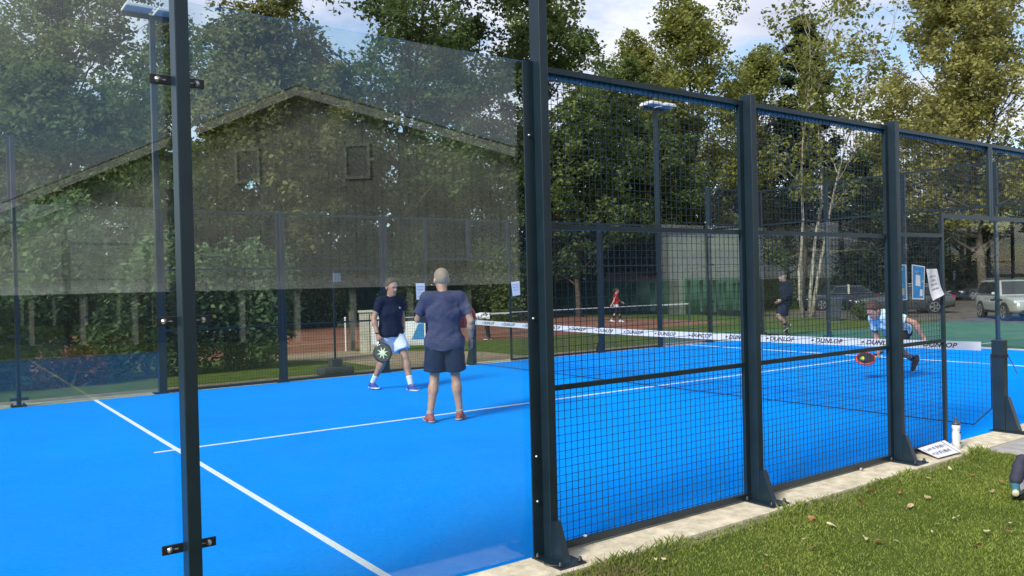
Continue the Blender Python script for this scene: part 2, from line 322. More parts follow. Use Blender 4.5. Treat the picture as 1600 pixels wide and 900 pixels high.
# far side
PI = math.pi
FX = lambda x: (x, 10.075, -.004)
make_post(4.0, CL, label='slim far post at the left edge holding glass clamps', loc=FX(2.02), rz=PI)
make_post(3.02, label='far mesh post second from the left, between hedge and shrubs', loc=FX(6.02), rz=PI)
make_post(3.02, label='far mesh post behind the man in the navy polo shirt', loc=FX(8.02), rz=PI)
make_post(3.02, label='far mesh post seen through the first near mesh panel, left of the lamp pole', loc=FX(13.55), rz=PI)
make_post(4.0, CL, label='far post right of the lamp pole, next to the far corner', loc=FX(17.35), rz=PI)
make_post(4.0, CL, label='far corner post of the court, left of the capped walker', loc=(19.46, 10.06, -.004), rz=PI)
glass_panel('far glass pane at the left edge, beyond the slim far post', (2.01, 10.012, 0), 2.05, rz=PI)
glass_panel('far glass pane reflecting the blue court, in front of the leafy hedge', (3.97, 10.012, 0), 1.94, rz=PI)
glass_panel('far glass pane between lamp pole and the post next to it', (17.33, 10.012, 0), 1.8, rz=PI)
glass_panel('far glass pane next to the far corner', (19.40, 10.012, 0), 2.03, rz=PI)
def far_mesh(label, x0, x1, **k): return mesh_panel(label, (x1, 10.022, k.pop('dz', -.02)), x1-x0, rz=PI, strip=False, **k)
far_mesh('small high mesh strip above the leftmost far glass pane', 0, 1.985, z0=3.04, z1=4.0, mids=())
far_mesh('far mesh panel right of the nearest dark post, in front of bushes', 4.04, 5.985)
far_mesh('far mesh panel left of the man in the navy polo shirt', 6.055, 7.985)
far_mesh('narrow far mesh panel carrying a white paper, left of the far gate', 8.055, 8.95)
far_mesh('upper mesh panel above the far gate opening, left half', 8.955, 9.95, z0=2.14, z1=2.98, mids=(), dz=0)
far_mesh('upper mesh panel above the far gate opening, right half', 9.955, 10.95, z0=2.14, z1=2.98, mids=(), dz=0)
far_mesh('far mesh panel right of the far gate carrying the second white paper', 10.955, 13.515)
far_mesh('far mesh panel just left of the lamp pole seen through the near mesh', 13.585, 15.46)
far_mesh('small high mesh strip above the glass at the far corner', 17.385, 19.42, z0=3.04, z1=4.0, mids=())
# end wall beyond the net
EX = 19.40
for i, (y, lab) in enumerate([(8.05, 'end wall post between capped walker and bending player'), (6.05, 'end wall post seen beside the blue posters'), (4.05, 'end wall post with glass clamps above the near net post'), (2.05, 'end wall post just outside the right edge')]):
    make_post(4.0, CL, label=lab, loc=(EX+.065, y, -.004), rz=PI/2)
for i, (y0, lab) in enumerate([(8.06, 'end wall glass pane at the far corner, in front of the capped walker'), (6.06, 'end wall glass pane left of the blue posters'), (4.06, 'end wall glass pane behind the blue posters and near net post'), (2.06, 'end wall glass pane at the right edge before the pale off-roader')]):
    glass_panel(lab, (EX, y0, 0), 1.98, rz=PI/2)
    mesh_panel('high mesh strip over '+['the corner pane left of the capped walker','the end wall pane left of the blue posters','the end wall pane behind the blue posters','the end wall pane at the right edge'][i], (EX+.012, y0, 0), 1.98, 3.04, 4.0, (), rz=PI/2, strip=False)
# floodlight poles
def flood_pole(label, loc, rz, h):
    t = thing('floodlight_pole', label, 'light pole', loc, rz, 'floodlight poles')
    MB().box((-.04, -.05, .012), (.04, .05, h)).build('pole', STEEL, t)
    bevel(MB().box((-.10, -.055, 0), (.10, .22, .012)).build('base_plate', STEEL, t), .003)
    MB().box((-.45, -.03, h+.0005), (.45, .03, h+.06)).build('crossarm', STEEL, t)
    GREYL = M('lamp_housing', (.55, .57, .61), .4, var=.06)
    for x in (-.235, .235):
        lh = bevel(MB().box((x-.20, -.30, h+.075), (x+.20, .10, h+.13)).build('lamp_head', GREYL, t), .012)
        mb = MB()
        for k in range(7): mb.box((x-.17+k*.055, -.28, h+.1305), (x-.16+k*.055, .08, h+.16))
        mb.build('cooling_fins', GREYL, lh)
        MB().box((x-.17, -.27, h+.0705), (x+.17, .07, h+.0745)).build('lens', M('lamp_lens', (.55, .57, .6), .15), lh)
        MB().box((x-.03, -.02, h+.0605), (x+.03, .02, h+.0745)).build('bracket', STEEL, lh)
    return t
flood_pole('tall floodlight pole with twin lamps at the top left, left of nearest post', (4.0, 10.075, -.004), 0, 6.05)
flood_pole('floodlight pole with pale twin lamps seen through the first near mesh panel', (15.5, 10.075, -.004), 0, 5.78)

# ------------------------------------------------------------------ net
NX = 10.0
def netpost(label, y, rz):
    t = thing('net_post', label, 'net post', (NX, y, -.004), rz, 'net posts')
    bevel(MB().box((-.045, -.06, .012), (.045, .06, .95)).build('upright', STEEL, t))
    bevel(MB().box((-.09, -.26, 0), (.09, .08, .012)).build('base_plate', STEEL, t), .003)
    MB().prism([(-.0605, .0125), (-.19, .0125), (-.185, .04), (-.085, .36), (-.0605, .36)], 0, -.035, .035).build('gusset', STEEL, t)
    for bx, by in ((.06, -.23), (-.06, -.23), (.06, .065)):
        MB().lathe([(.015, .0125), (.015, .03), (.007, .037)], 10, (bx, by, 0)).build('bolt', BLACKPL, t, True)
    mb = MB()
    for k in range(3): mb.tube([(-.049, -.064, .77+.012*k), (.049, -.064, .775+.012*k), (.049, .064, .77+.012*k), (-.049, .064, .775+.012*k), (-.049, -.064, .772+.012*k)], .006, 5)
    mb.tube([(.05, -.064, .78), (.06, -.10, .70), (.065, -.14, .60)], .005, 5)
    mb.build('strap', BLACKPL, t)
    return t
netpost('near net post with gusset and strap, at the right end of the net', -.04, 0)
netpost('far net post behind the man in the purple shirt', 10.04, PI)
net = thing('court_net', 'padel net with a wide white printed band across the blue court', 'net', (NX, 5, 0))
def ntop(y): return .875+.045*((y)/5)**2
ys = np.linspace(-4.86, 4.86, 90)
mb = MB()
for i in range(len(ys)-1):
    a, b = ys[i], ys[i+1]
    for sx in (-.004, .004):
        mb.add([(sx, a, ntop(a)-.092), (sx, b, ntop(b)-.092), (sx, b, ntop(b)), (sx, a, ntop(a))], [(0, 1, 2, 3)])
    mb.add([(-.004, a, ntop(a)), (.004, a, ntop(a)), (.004, b, ntop(b)), (-.004, b, ntop(b))], [(0, 1, 2, 3)])
band = mb.build('top_band', M('net_band', (.47, .50, .55), .7, var=.05, scale=4), net)
INK = M('print_black', (.015, .015, .02), .6)
for k in range(14):
    y = -4.42+.68*k; zc = ntop(y)-.046
    rot = Matrix(((0, 0, -1, -.0052), (-1, 0, 0, y), (0, 1, 0, zc), (0, 0, 0, 1)))
    text_mesh('DUNLOP', .074, INK, 'printed_word', band, rot, shear=.3, bold=.0016, xs=1.18)
    MB().add([(-.0055, y+.245, zc-.012), (-.0055, y+.20, zc-.004), (-.0055, y+.20, zc+.012), (-.0055, y+.225, zc+.012)], [(0, 1, 2, 3)]).build('printed_mark', INK, band)
mb = MB(); st = .045
for y in np.arange(-4.95, 4.91, st):
    zb_ = .03 if y > -4.77 else .03+(-4.77-y)*1.0
    mb.add(*sqtube((0, y, zb_), (0, y, ntop(y)-.10), .0013, 2))
for z in np.arange(.03, .80, st):
    e = 4.95 if z > .2 else 4.77+z*.9
    pts = np.linspace(-e, 4.9, 12)
    for a, b in zip(pts[:-1], pts[1:]):
        za_ = z+(ntop(a)-.875)*z; zb_ = z+(ntop(b)-.875)*z
        mb.add([(0, a, za_-.0013), (0, b, zb_-.0013), (0, b, zb_+.0013), (0, a, za_+.0013), (.002, a, za_), (.002, b, zb_)], [(0, 1, 2, 3), (1, 0, 4, 5), (2, 3, 4, 5)])
mb.build('netting', M('net_cord', (.012, .014, .02), .8), net, kind='stuff')
MB().tube([(0, -4.955, .78), (0, -4.955, .22), (0, -4.77, .028), (0, 0, .024), (0, 4.9, .03), (0, 4.905, .78)], .006, 6).build('edge_cord', BLACKPL, net)
MB().tube([(0, -4.99, .915), (0, -4.86, ntop(4.72)-.02)], .006, 6).build('cable', BOLT, net)
MB().tube([(0, 4.99, .915), (0, 4.86, ntop(4.72)-.02)], .006, 6).build('cable', BOLT, net)

# ------------------------------------------------------------------ trees and shrubs
def gen_tree(seed, H, cb, RX, nlimb, leafn, ls, r0, stems=1, spread=.55, shape='round', clus=.45, nsub=6, droop=0., minleaf=.25):
    g = np.random.default_rng(seed); wood = MB(); cents = []
    def walk(p, d, ln, n, up, wob):
        pts = [np.array(p, float)]; d = unit(d)
        for _ in range(n):
            d = unit(d+g.normal(0, wob, 3)+np.array([0, 0, up])); pts.append(pts[-1]+d*ln/n)
        return np.array(pts)
    for s in range(stems):
        if stems > 1:
            a = 2*np.pi*s/stems+.4; base = np.array([np.cos(a), np.sin(a), 0])*.22; d0 = unit([np.cos(a)*.16, np.sin(a)*.16, 1]); hh = H*(1-.12*s)
        else: base = np.zeros(3); d0 = np.array([g.normal(0, .03), g.normal(0, .03), 1]); hh = H
        n = 12; tr = walk(base-np.array([0, 0, .3]), d0, hh*.93, n, .05, .045 if stems == 1 else .06)
        rad = r0*(1-np.linspace(0, 1, n+1)**.85*.93); rad[0] *= 1.35
        wood.tube(tr, rad, 9)
        nl = nlimb//stems
        for i in range(nl):
            f = cb+(1-cb)*(i+g.random())/nl*.97; q = f*n; k = min(int(q), n-1); p = tr[k]+(tr[k+1]-tr[k])*(q-k)
            fc = (f-cb)/(1-cb)
            if shape == 'round': prof = math.sqrt(max(.06, 1-(2*fc*.92-.75)**2*.75))
            elif shape == 'cone': prof = 1.0-fc*.93
            else: prof = (.35+.65*fc) if fc < .6 else 1.0-(fc-.6)*1.2
            az = i*2.399+g.normal(0, .35); el = spread+.5*fc-droop
            ln = RX*prof*(.75+.4*g.random())
            d = np.array([np.cos(az)*np.cos(el), np.sin(az)*np.cos(el), np.sin(el)])
            lim = walk(p, d, ln, 6, .06-droop*.12, .13); lr = max(.018, rad[k]*.5)*(1-np.linspace(0, 1, 7)*.85)
            wood.tube(lim, lr, 5, False)
            for j in range(nsub):
                t = .25+.75*(j+g.random())/nsub; q2 = t*6; k2 = min(int(q2), 5); p2 = lim[k2]+(lim[k2+1]-lim[k2])*(q2-k2)
                d2 = unit(unit(lim[k2+1]-lim[k2])*.6+g.normal(0, .65, 3)+np.array([0, 0, .15-droop*.6]))
                l2 = ln*(.25+.25*g.random()); sub = walk(p2, d2, l2, 4, .03-droop*.15, .18)
                wood.tube(sub, np.linspace(max(.010, lr[k2]*.45), .005, 5), 3, False)
                for tt in (.45, .75, 1.0):
                    c = sub[int(tt*4)]
                    if c[2] > H*minleaf: cents.append(c)
                d3 = unit(d2+g.normal(0, .7, 3)); tw = walk(sub[2], d3, l2*.7, 3, 0, .2); wood.tube(tw, np.linspace(.008, .003, 4), 3, False)
                if tw[-1][2] > H*minleaf: cents.append(tw[-1])
    cents = np.array(cents); wgt = g.gamma(1.3, 1, len(cents)); wgt /= wgt.sum()
    ci = g.choice(len(cents), leafn, p=wgt); off = g.normal(0, 1, (leafn, 3)); off /= np.linalg.norm(off, axis=1)[:, None]; off *= (g.random(leafn)**.45)[:, None]; P = cents[ci]+off*np.array([clus, clus, clus*.75])*1.35
    return wood, leaf_quads(g, P, ls)
def leaf_quads(g, P, ls, up=.5, aspect=.62):
    n = len(P); nrm = g.normal(0, 1, (n, 3)); nrm[:, 2] = np.abs(nrm[:, 2])+up; nrm /= np.linalg.norm(nrm, axis=1)[:, None]
    a = np.cross(nrm, g.normal(0, 1, (n, 3))); a /= np.linalg.norm(a, axis=1)[:, None]; b = np.cross(nrm, a)
    s = ls*(.6+.8*g.random(n))[:, None]; V = np.empty((n, 4, 3))
    V[:, 0] = P-a*s*.5; V[:, 1] = P+b*s*.5*aspect-a*s*.05; V[:, 2] = P+a*s*.5-nrm*s*.12; V[:, 3] = P-b*s*.5*aspect-a*s*.05
    return V.reshape(-1, 3), np.arange(4*n).reshape(n, 4)
def put_tree(gen, leaf, label, loc, name='tree', wood=None, cat='tree', group=None, rz=0., sc_=1.):
    wd, (lv, lf) = gen
    t = thing(name, label, cat, loc, rz, group); t.scale = (sc_,)*3
    wd.build('trunk', wood or BARK, t, True)
    mesh_obj('crown', lv, lf, LEAFS[leaf], t)
    return t
def gnd(u, depth):
    p = U(u, 450, depth); return (p[0], p[1], float(zt(p[0], p[1])))
G1 = 'trees behind the courts'
T_a = put_tree(gen_tree(11, 20, .22, 6.4, 34, 26000, .27, .30, clus=.62), 'green', 'tall airy green tree at the far left, behind the glass', gnd(110, 44), 'broadleaf_tree', group=G1)
T_b = put_tree(gen_tree(12, 10.2, .22, 4.6, 26, 20000, .24, .20, clus=.42), 'dark', 'low dark round tree at the left with sky showing between its leaves', gnd(95, 33), 'broadleaf_tree', group=G1)
T_c = put_tree(gen_tree(13, 15, .18, 5.4, 32, 26000, .26, .26, clus=.5), 'rust', 'brownish green oak right of the nearest dark post', gnd(400, 40), 'broadleaf_tree', group=G1)
T_d = put_tree(gen_tree(14, 22, .24, 6.2, 36, 28000, .28, .34, clus=.6), 'dark', 'tallest dark green tree standing left of the tall thick post', gnd(615, 46), 'broadleaf_tree', group=G1)
T_e = put_tree(gen_tree(15, 19, .20, 5.8, 36, 28000, .27, .28, clus=.5), 'green', 'tall green tree directly behind the tall thick post', gnd(850, 48), 'broadleaf_tree', group=G1)
T_g = put_tree(gen_tree(16, 21, .16, 5.4, 36, 26000, .27, .26, clus=.5, spread=.7), 'yellow', 'yellowing green tree above the first near mesh panel', gnd(1105, 56), 'broadleaf_tree', group=G1)
T_bi = put_tree(gen_tree(17, 19, .36, 4.6, 30, 5000, .24, .10, stems=3, spread=.8, shape='vase', clus=.4), 'yellow', 'pale-barked tree with three stems and sparse yellow leaves right of centre', gnd(1262, 40.5), 'birch_tree', wood=BIRCH, group=G1)
T_k = put_tree(gen_tree(18, 24, .16, 4.2, 60, 30000, .30, .30, shape='cone', spread=-.1, clus=.33, droop=.25, nsub=7), 'conifer', 'dark conifer rising behind the pale-barked tree', gnd(1250, 58), 'conifer_tree', group=G1)
T_y = put_tree(gen_tree(19, 21, .16, 9.0, 44, 42000, .30, .32, clus=.62, spread=.5), 'olive', 'broad golden olive tree at the top right corner', gnd(1535, 57), 'broadleaf_tree', group=G1)
# further trees, same kinds, each at its own place
for src, lab, u, dep, rz_, s_ in [
    (T_c, 'brownish green oak left of the tallest dark tree, nearer the middle pane', 520, 50, 2.1, 1.0),
    (T_e, 'green tree between nearest dark post and the brownish oak, set back', 290, 60, 1.2, 1.1),
    (T_a, 'airy tree behind the tallest dark tree, just left of the tall thick post', 735, 62, 4.0, 1.0),
    (T_b, 'low dark tree behind the far mesh right of the man in purple', 905, 47, 1.0, .98),
    (T_b, 'low dark tree seen through the first near mesh panel beside the lamp pole', 1010, 52, 3.3, 1.05),
    (T_e, 'green tree half hidden between the tall thick post and the yellowing tree', 965, 58, 2.6, .88),
    (T_c, 'low brownish tree seen through the second near mesh panel', 1165, 60, 5.1, .72),
    (T_b, 'small dark tree right of the pale-barked trunk, behind the second mesh panel', 1345, 66, .5, 1.05),
    (T_g, 'low yellow green tree between pale-barked tree and golden tree', 1360, 72, 1.9, .66),
    (T_y, 'golden olive tree at the right, set back left of the broad one', 1470, 76, 2.2, .82),
    (T_d, 'tall dark tree at the far left edge, set back', -40, 58, 1.7, .95),
    (T_c, 'set back brownish tree between low dark tree and nearest dark post', 215, 66, .9, 1.05),
    (T_d, 'far dark tree filling the gap behind the brownish oak', 455, 72, 2.9, .85),
    (T_e, 'far green tree behind the gap left of the tall thick post', 680, 78, .3, .75),
    (T_a, 'far airy tree behind the yellowing tree', 1060, 80, 2.0, .9),
    (T_g, 'tall yellow green tree left of the pale-barked stems, set back', 1180, 68, 3.6, 1.0),
    (T_g, 'yellow green tree between the tall thick post and the lamp pole, set back', 1015, 66, .8, 1.0),
    (T_b, 'low dark tree at the right behind the parked cars', 1500, 74, 4.2, 1.15),
    (T_b, 'low dark tree at the right edge behind the pale off-roader', 1625, 70, 2.2, 1.2),
    (T_c, 'low brownish tree far left behind the leafy hedge', 30, 46, 3.0, .62),
    (T_b, 'low dark tree behind the hedge right of the nearest dark post', 345, 42, 5.3, .85),
    (T_b, 'low dark tree behind the man in the navy polo shirt', 560, 48, 2.4, .9),
    (T_c, 'low brownish tree behind the man in the purple shirt', 700, 56, 1.4, .7),
    (T_b, 'low dark tree directly behind the tall thick post', 820, 54, 4.4, .95)]:
    dup(src, lab, gnd(u, dep), rz_, (s_,)*3)
for src, lab, x_, y_, rz_, s_ in [
    (T_e, 'green tree outside the left edge, nearest the court, mirrored in end glass', -16, 21, 1.0, .8), (T_c, 'brownish tree outside the left edge, beyond the hedge line', -24, 30, 2.0, 1.0),
    (T_d, 'tall dark tree outside the left edge at the back', -36, 36, 3.0, .9), (T_b, 'low dark tree outside the left edge beside the court', -14, 13, 4.0, 1.1),
    (T_e, 'green tree far outside the left edge', -34, 22, 5.0, .9), (T_b, 'low dark tree outside the left edge behind the court corner', -20, 16, .7, 1.2), (T_c, 'brownish tree outside the left edge in the middle row', -30, 44, 1.7, .9)]:
    dup(src, lab, (x_, y_, float(zt(x_, y_))), rz_, (s_,)*3)
def gen_bush(seed, w_, d_, h_, n, ls, lumps=14, up=.5, stems=6, full=.55):
    g = np.random.default_rng(seed); wood = MB()
    c = g.random((lumps, 3))*2-1; c[:, 2] = g.random(lumps)**.8; rr = .28+.22*g.random(lumps)
    c[:, :2] *= (1-.45*c[:, 2:3])*.72; sel = g.integers(0, lumps, n)
    d = g.normal(0, 1, (n, 3)); d /= np.linalg.norm(d, axis=1)[:, None]; rad = (full+(1-full)*g.random(n))*rr[sel]
    P = (c[sel]+d*rad[:, None]); P[:, 2] = np.abs(P[:, 2]); P *= np.array([w_/2, d_/2, h_*.8])
    for i in range(stems):
        k = g.integers(0, lumps); e = c[k]*np.array([w_/2, d_/2, h_*.8]); m = e*np.array([.4, .4, .5])+g.normal(0, .05, 3)
        wood.tube([(e[0]*.15, e[1]*.15, -.1), m, e], [.03, .02, .008], 5, False)
    return wood, leaf_quads(g, P, ls, up)
def put_bush(gen, leaf, label, loc, group, rz=0., name='shrub', cat='shrub'):
    t = put_tree(gen, leaf, label, loc, name, None, cat, group, rz); 
    for c in t.children:
        if c.name.startswith('trunk'): c.name = 'stem'
        if c.name.startswith('crown'): c.name = 'foliage'
    return t
G2 = 'shrubs of the leafy hedge'
B1 = put_bush(gen_bush(31, 2.6, 1.8, 3.6, 5200, .15, 16), 'shrub', 'tallest leafy shrub at the left, in front of far glass', (3.2, 13.6, -.1), G2)
B2 = put_bush(gen_bush(32, 2.4, 1.7, 2.7, 4600, .13, 15), 'shrub', 'leafy shrub right of the nearest dark post behind far mesh', (6.1, 13.5, -.1), G2)
for src, lab, x, y, rz_, s_ in [
    (B2, 'leafy shrub at the left edge behind far glass', 1.6, 13.2, 1.0, (1, 1, .8)), (B2, 'leafy shrub behind and left of the tallest leafy shrub', 2.2, 15.2, 2.0, (1.2, 1.2, .95)),
    (B2, 'leafy shrub just left of the nearest dark post', 4.6, 13.2, 3.1, (1.1, 1, .82)), (B1, 'leafy shrub between far mesh posts, left of the navy man', 7.2, 14.4, 4.0, (.9, .9, .78)),
    (B1, 'set back leafy shrub behind the nearest dark post', 5.4, 15.6, 5.2, (1.2, 1, .85)), (B2, 'low leafy shrub outside the left edge of the frame', -.2, 13.6, .6, (1.1, 1, .9))]:
    dup(src, lab, (x, y, float(zt(x, y))), rz_, s_)
G3 = 'dark shrubs under the trees'
D1 = put_bush(gen_bush(41, 5, 3, 4.6, 9000, .2, 22), 'dark', 'dark evergreen mass behind the clay court at far left', gnd(60, 42), G3)
D2 = put_bush(gen_bush(42, 6, 3.4, 5.4, 9000, .26, 24), 'conifer', 'dark hedge mass behind the parked cars, middle right', gnd(1470, 62), G3)
for src, lab, u, dep, rz_, s_ in [
    (D1, 'dark shrub mass behind hedge, left of nearest post', 210, 42, 1, (1.1, 1, 1)), (D1, 'dark shrub mass behind far mesh, right of nearest post', 370, 41, 2, (1.1, 1, 1)),
    (D1, 'dark shrub mass left of the navy man', 500, 42, 3, (1.1, 1, .95)), (D1, 'dark shrub mass between the two standing men', 640, 44, 4, (1.1, 1, .95)),
    (D1, 'dark shrub mass right of the man in purple', 770, 45, 5, (1.1, 1, 1)), (D1, 'dark shrub mass behind the tall thick post', 880, 52, 6, (1.1, 1, 1)),
    (D1, 'dark shrub mass behind green windscreen left of lamp pole', 985, 56, 1.5, (1.2, 1, 1.2)), (D1, 'dark shrub mass left of the pale-barked trunk', 1205, 52, 2.5, (1, 1, .9)),
    (D2, 'dark hedge mass right of the pale-barked trunk', 1330, 60, 1.1, (1, 1, 1.1)), (D2, 'dark hedge mass behind the blue posters', 1400, 66, 2.2, (1, 1, 1.3)),
    (D2, 'dark hedge mass above the black car', 1545, 66, 3.3, (1.1, 1, 1.3)), (D2, 'dark hedge mass at the right edge above the off-roader', 1620, 62, 4.4, (1.1, 1, 1.3)),
    (D1, 'dark shrub mass far outside the left edge', -420, 34, 1.2, (1.4, 1.2, 1.2)), (D1, 'dark shrub mass well outside the left edge', -800, 30, 2.2, (1.6, 1.2, 1.2)), (D1, 'dark shrub mass outside the left edge, by the corner', -1300, 26, 2.9, (1.6, 1.2, 1.2)),
    (D2, 'dark hedge mass outside the right edge', 1710, 62, 5.4, (1.1, 1, 1.3)), (D1, 'dark shrub mass outside the left edge', -90, 42, 5.4, (1.1, 1, 1.1))]:
    dup(src, lab, gnd(u, dep), rz_, s_)
put_bush(gen_bush(51, 1.5, 1.0, .8, 900, .10, 9), 'red', 'russet low bush at the left seen through far glass', (3.0, 12.7, -.08), None)
put_bush(gen_bush(52, 1.9, 1.1, .9, 1200, .09, 9), 'dark', 'low clipped bush left of the bending player, by the car park', gnd(1345, 37), None)

# far wood closing the view beyond the trees
g = np.random.default_rng(99); nn_ = 90000; uu = g.uniform(-260, 1860, nn_); dep = g.uniform(84, 98, nn_); zt_ = 7.5+2.5*np.sin(uu*.021)+1.6*np.sin(uu*.057+1)+g.normal(0, .8, nn_)
PW = CAM+dep[:, None]*(Fv+R2*((uu-800)/1270.5)[:, None]-U2*0); PW[:, 2] = -.4+zt_*g.random(nn_)**.8
lv, lf = leaf_quads(g, PW, .85); tag(mesh_obj('far_wood', lv, lf, LEAFS['conifer'], kind='stuff'), 'dark far-off wood closing the view behind the trees', 'wood')

# ------------------------------------------------------------------ house behind the camera (seen mirrored in the near glass)
CLAD = M('cladding', (.56, .57, .52), .8, c2=(.70, .71, .65), scale=2.0, bump=.1, spec=.2)
TRIM = M('trim', (.88, .87, .82), .6); DARKW = M('dark_glazing', (.012, .015, .018), .15); ROOFM = M('roof_tile', (.10, .085, .075), .85)
sv = 1.35
vx, vy = 0.9195+sv*(8.04-.9195), -3.943+sv*(14+3.943)
ang = R(43)
house = thing('gabled_house', 'grey clad gabled house with small framed windows, mirrored in the near glass', 'house', (vx, -vy, -.1), ang)
ZA = 1.667+sv*(6.13-1.667)+.1; SL = .325; XL, XR = -11.5, 7.1
ztop = lambda x: ZA-SL*abs(x)
mb = MB()
x = XL
while x < XR:
    x2 = min(x+.28, XR)
    zz = [(x+.006, 1.98), (x2-.006, 1.98), (x2-.006, ztop(x2)-.06)]
    if x < 0 < x2: zz.append((0, ztop(0)-.06))
    zz.append((x+.006, ztop(x)-.06))
    MB().prism(zz, 1, -.02, .03).build('board', CLAD, house)
    x = x2
MB().prism([(XL, 0), (XR, 0), (XR, ztop(XR)-.08), (0, ZA-.08), (XL, ztop(XL)-.08)], 1, -9, -.021).build('wall', CLAD, house)
MB().box((XL, .0, 1.72), (XR, .12, 1.975)).build('band', TRIM, house)
for k in range(10):
    x0 = XL+.5+k*1.8
    MB().box((x0, -.0205, .1), (x0+1.55, .01, 1.70)).build('glazing', DARKW, house)
for s_, xe in ((-1, XL-.3), (1, XR+.3)):
    ze = ZA-SL*abs(xe)
    MB().prism([(0, ZA+.02), (xe, ze+.02), (xe, ze+.16), (0, ZA+.16)], 1, -9.3, .35).build('roof_slope', ROOFM, house)
    MB().prism([(0, ZA-.16), (xe, ze-.16), (xe, ze+.10), (0, ZA+.10)], 1, .352, .39).build('bargeboard', M('barge', (.80, .80, .77), .7), house)
for xc in (-1.32*sv, 1.30*sv):
    zc = 1.667+sv*(4.5-1.667)+.1
    wn = MB().box((xc-.33, .031, zc-.46), (xc+.33, .045, zc+.46)).build('window', M('pane_sky_tone', (.50, .51, .48), .25), house)  # pale pane colour stands in for sky reflected in the window glass
    fr_ = MB(); 
    for a, b in (((xc-.40, .031, zc-.54), (xc-.33, .075, zc+.54)), ((xc+.33, .031, zc-.54), (xc+.40, .075, zc+.54)), ((xc-.33, .031, zc-.54), (xc+.33, .075, zc-.46)), ((xc-.33, .031, zc+.46), (xc+.33, .075, zc+.54))): fr_.box(a, b)
    fr_.build('frame', TRIM, wn)
dup(T_b, 'dark tree mirrored in the near glass beside the gabled house', (20.5, -15.5, -.03), 2.0, (.8,)*3)

# ------------------------------------------------------------------ beyond the courts
scr = M('windscreen', (.012, .045, .032), .8, c2=(.02, .065, .045), scale=2, bump=.1)
GPOST = M('green_post', (.015, .05, .035), .5)
def screen(label, a, b, h):
    a = np.array(a); b = np.array(b); ln = np.linalg.norm(b-a); t = thing('windscreen_fence', label, 'fence', (a[0], a[1], float(zt(*a))), math.atan2(*(b-a)[::-1]), 'windscreen fences')
    n = max(1, round(ln/3)); 
    for i in range(n+1): MB().cyl((ln*i/n, 0, -.1), (ln*i/n, 0, h+.6), .03, n=8).build('post', GPOST, t)
    for i in range(n):
        x0 = ln*i/n+.05; x1 = ln*(i+1)/n-.05; xs_ = np.linspace(x0, x1, 9); mb = MB()
        for k in range(8):
            o1, o2 = .04*math.sin(k*2.1+i), .04*math.sin((k+1)*2.1+i)
            mb.add([(xs_[k], -.04+o1, .05), (xs_[k+1], -.04+o2, .05), (xs_[k+1], -.04, h), (xs_[k], -.04, h), (xs_[k], -.035+o1, .05), (xs_[k+1], -.035+o2, .05), (xs_[k+1], -.035, h), (xs_[k], -.035, h)], [(0, 1, 2, 3), (7, 6, 5, 4), (3, 2, 6, 7), (0, 4, 5, 1)])
        mb.build('screen_cloth', scr, t, True)
    MB().cyl((0, 0, h+.55), (ln, 0, h+.55), .02, n=6).build('top_rail', GPOST, t)
    return t
screen('green windscreen behind the player in the red shirt', (33.6, 38), (36.6, 28.6), 2.0)
screen('green windscreen right of the red shirted player, before the pale outbuilding', (36.6, 28.5), (35.6, 22.5), 2.1)
screen('dark green windscreen at the back of the clay court', (5, 39.5), (33.4, 39.5), 2.0)
pb = U(1047, 450, 47); pc = U(1188, 450, 47)
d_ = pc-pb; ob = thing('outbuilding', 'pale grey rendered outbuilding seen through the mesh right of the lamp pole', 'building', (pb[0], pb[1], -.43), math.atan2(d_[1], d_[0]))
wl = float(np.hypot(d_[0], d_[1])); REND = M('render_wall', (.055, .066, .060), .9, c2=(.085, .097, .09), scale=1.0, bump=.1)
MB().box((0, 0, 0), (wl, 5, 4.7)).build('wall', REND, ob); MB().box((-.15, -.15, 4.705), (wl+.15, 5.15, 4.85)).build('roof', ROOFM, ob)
MB().box((.5, -.03, 0), (1.6, -.002, 2.1)).build('door', M('doorpaint', (.10, .13, .11), .6), ob)
low = U(945, 450, 52); lr_ = U(1050, 450, 50); dd = lr_-low
sh = thing('shelter', 'long low shelter with a tiled roof above the green windscreen', 'shelter', (low[0], low[1], -.43), math.atan2(dd[1], dd[0])); ln_ = float(np.hypot(dd[0], dd[1]))
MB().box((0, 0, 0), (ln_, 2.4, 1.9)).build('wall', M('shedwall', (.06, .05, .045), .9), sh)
MB().prism([(-.3, 1.9), (2.7, 1.9), (1.2, 2.55)], 0, -.2, ln_+.2).build('roof', M('shedroof', (.18, .12, .10), .9, c2=(.26, .19, .16), scale=3), sh)
# tennis net
tn = thing('tennis_net', 'tennis net with white band on the red clay court', 'net', (13.5, 22.6, -.425))
MB().box((0, -.012, .84), (17, .012, .90)).build('top_band', WHITE, tn)
mb = MB()
for x in np.arange(0, 17.01, .09): mb.add(*sqtube((x, 0, .02), (x, 0, .84), .002, 2))
for z in np.arange(.05, .84, .09): mb.add(*sqtube((0, 0, z), (17, 0, z), .002, 0))
mb.build('netting', WIRE, tn, kind='stuff')
for x in (-.05, 17.05): MB().cyl((x, 0, -.05), (x, 0, .98), .045).build('post', GPOST, tn)
MB().box((8.47, -.014, 0), (8.53, .014, .839)).build('centre_strap', WHITE, tn)
for i, y in enumerate((24.5, 30.0)):
    MB().box((0, y, -.4185), (30, y+.05, -.4165)).build('clay_line', M('clay_line', (.5, .42, .36), .9), kind='structure')

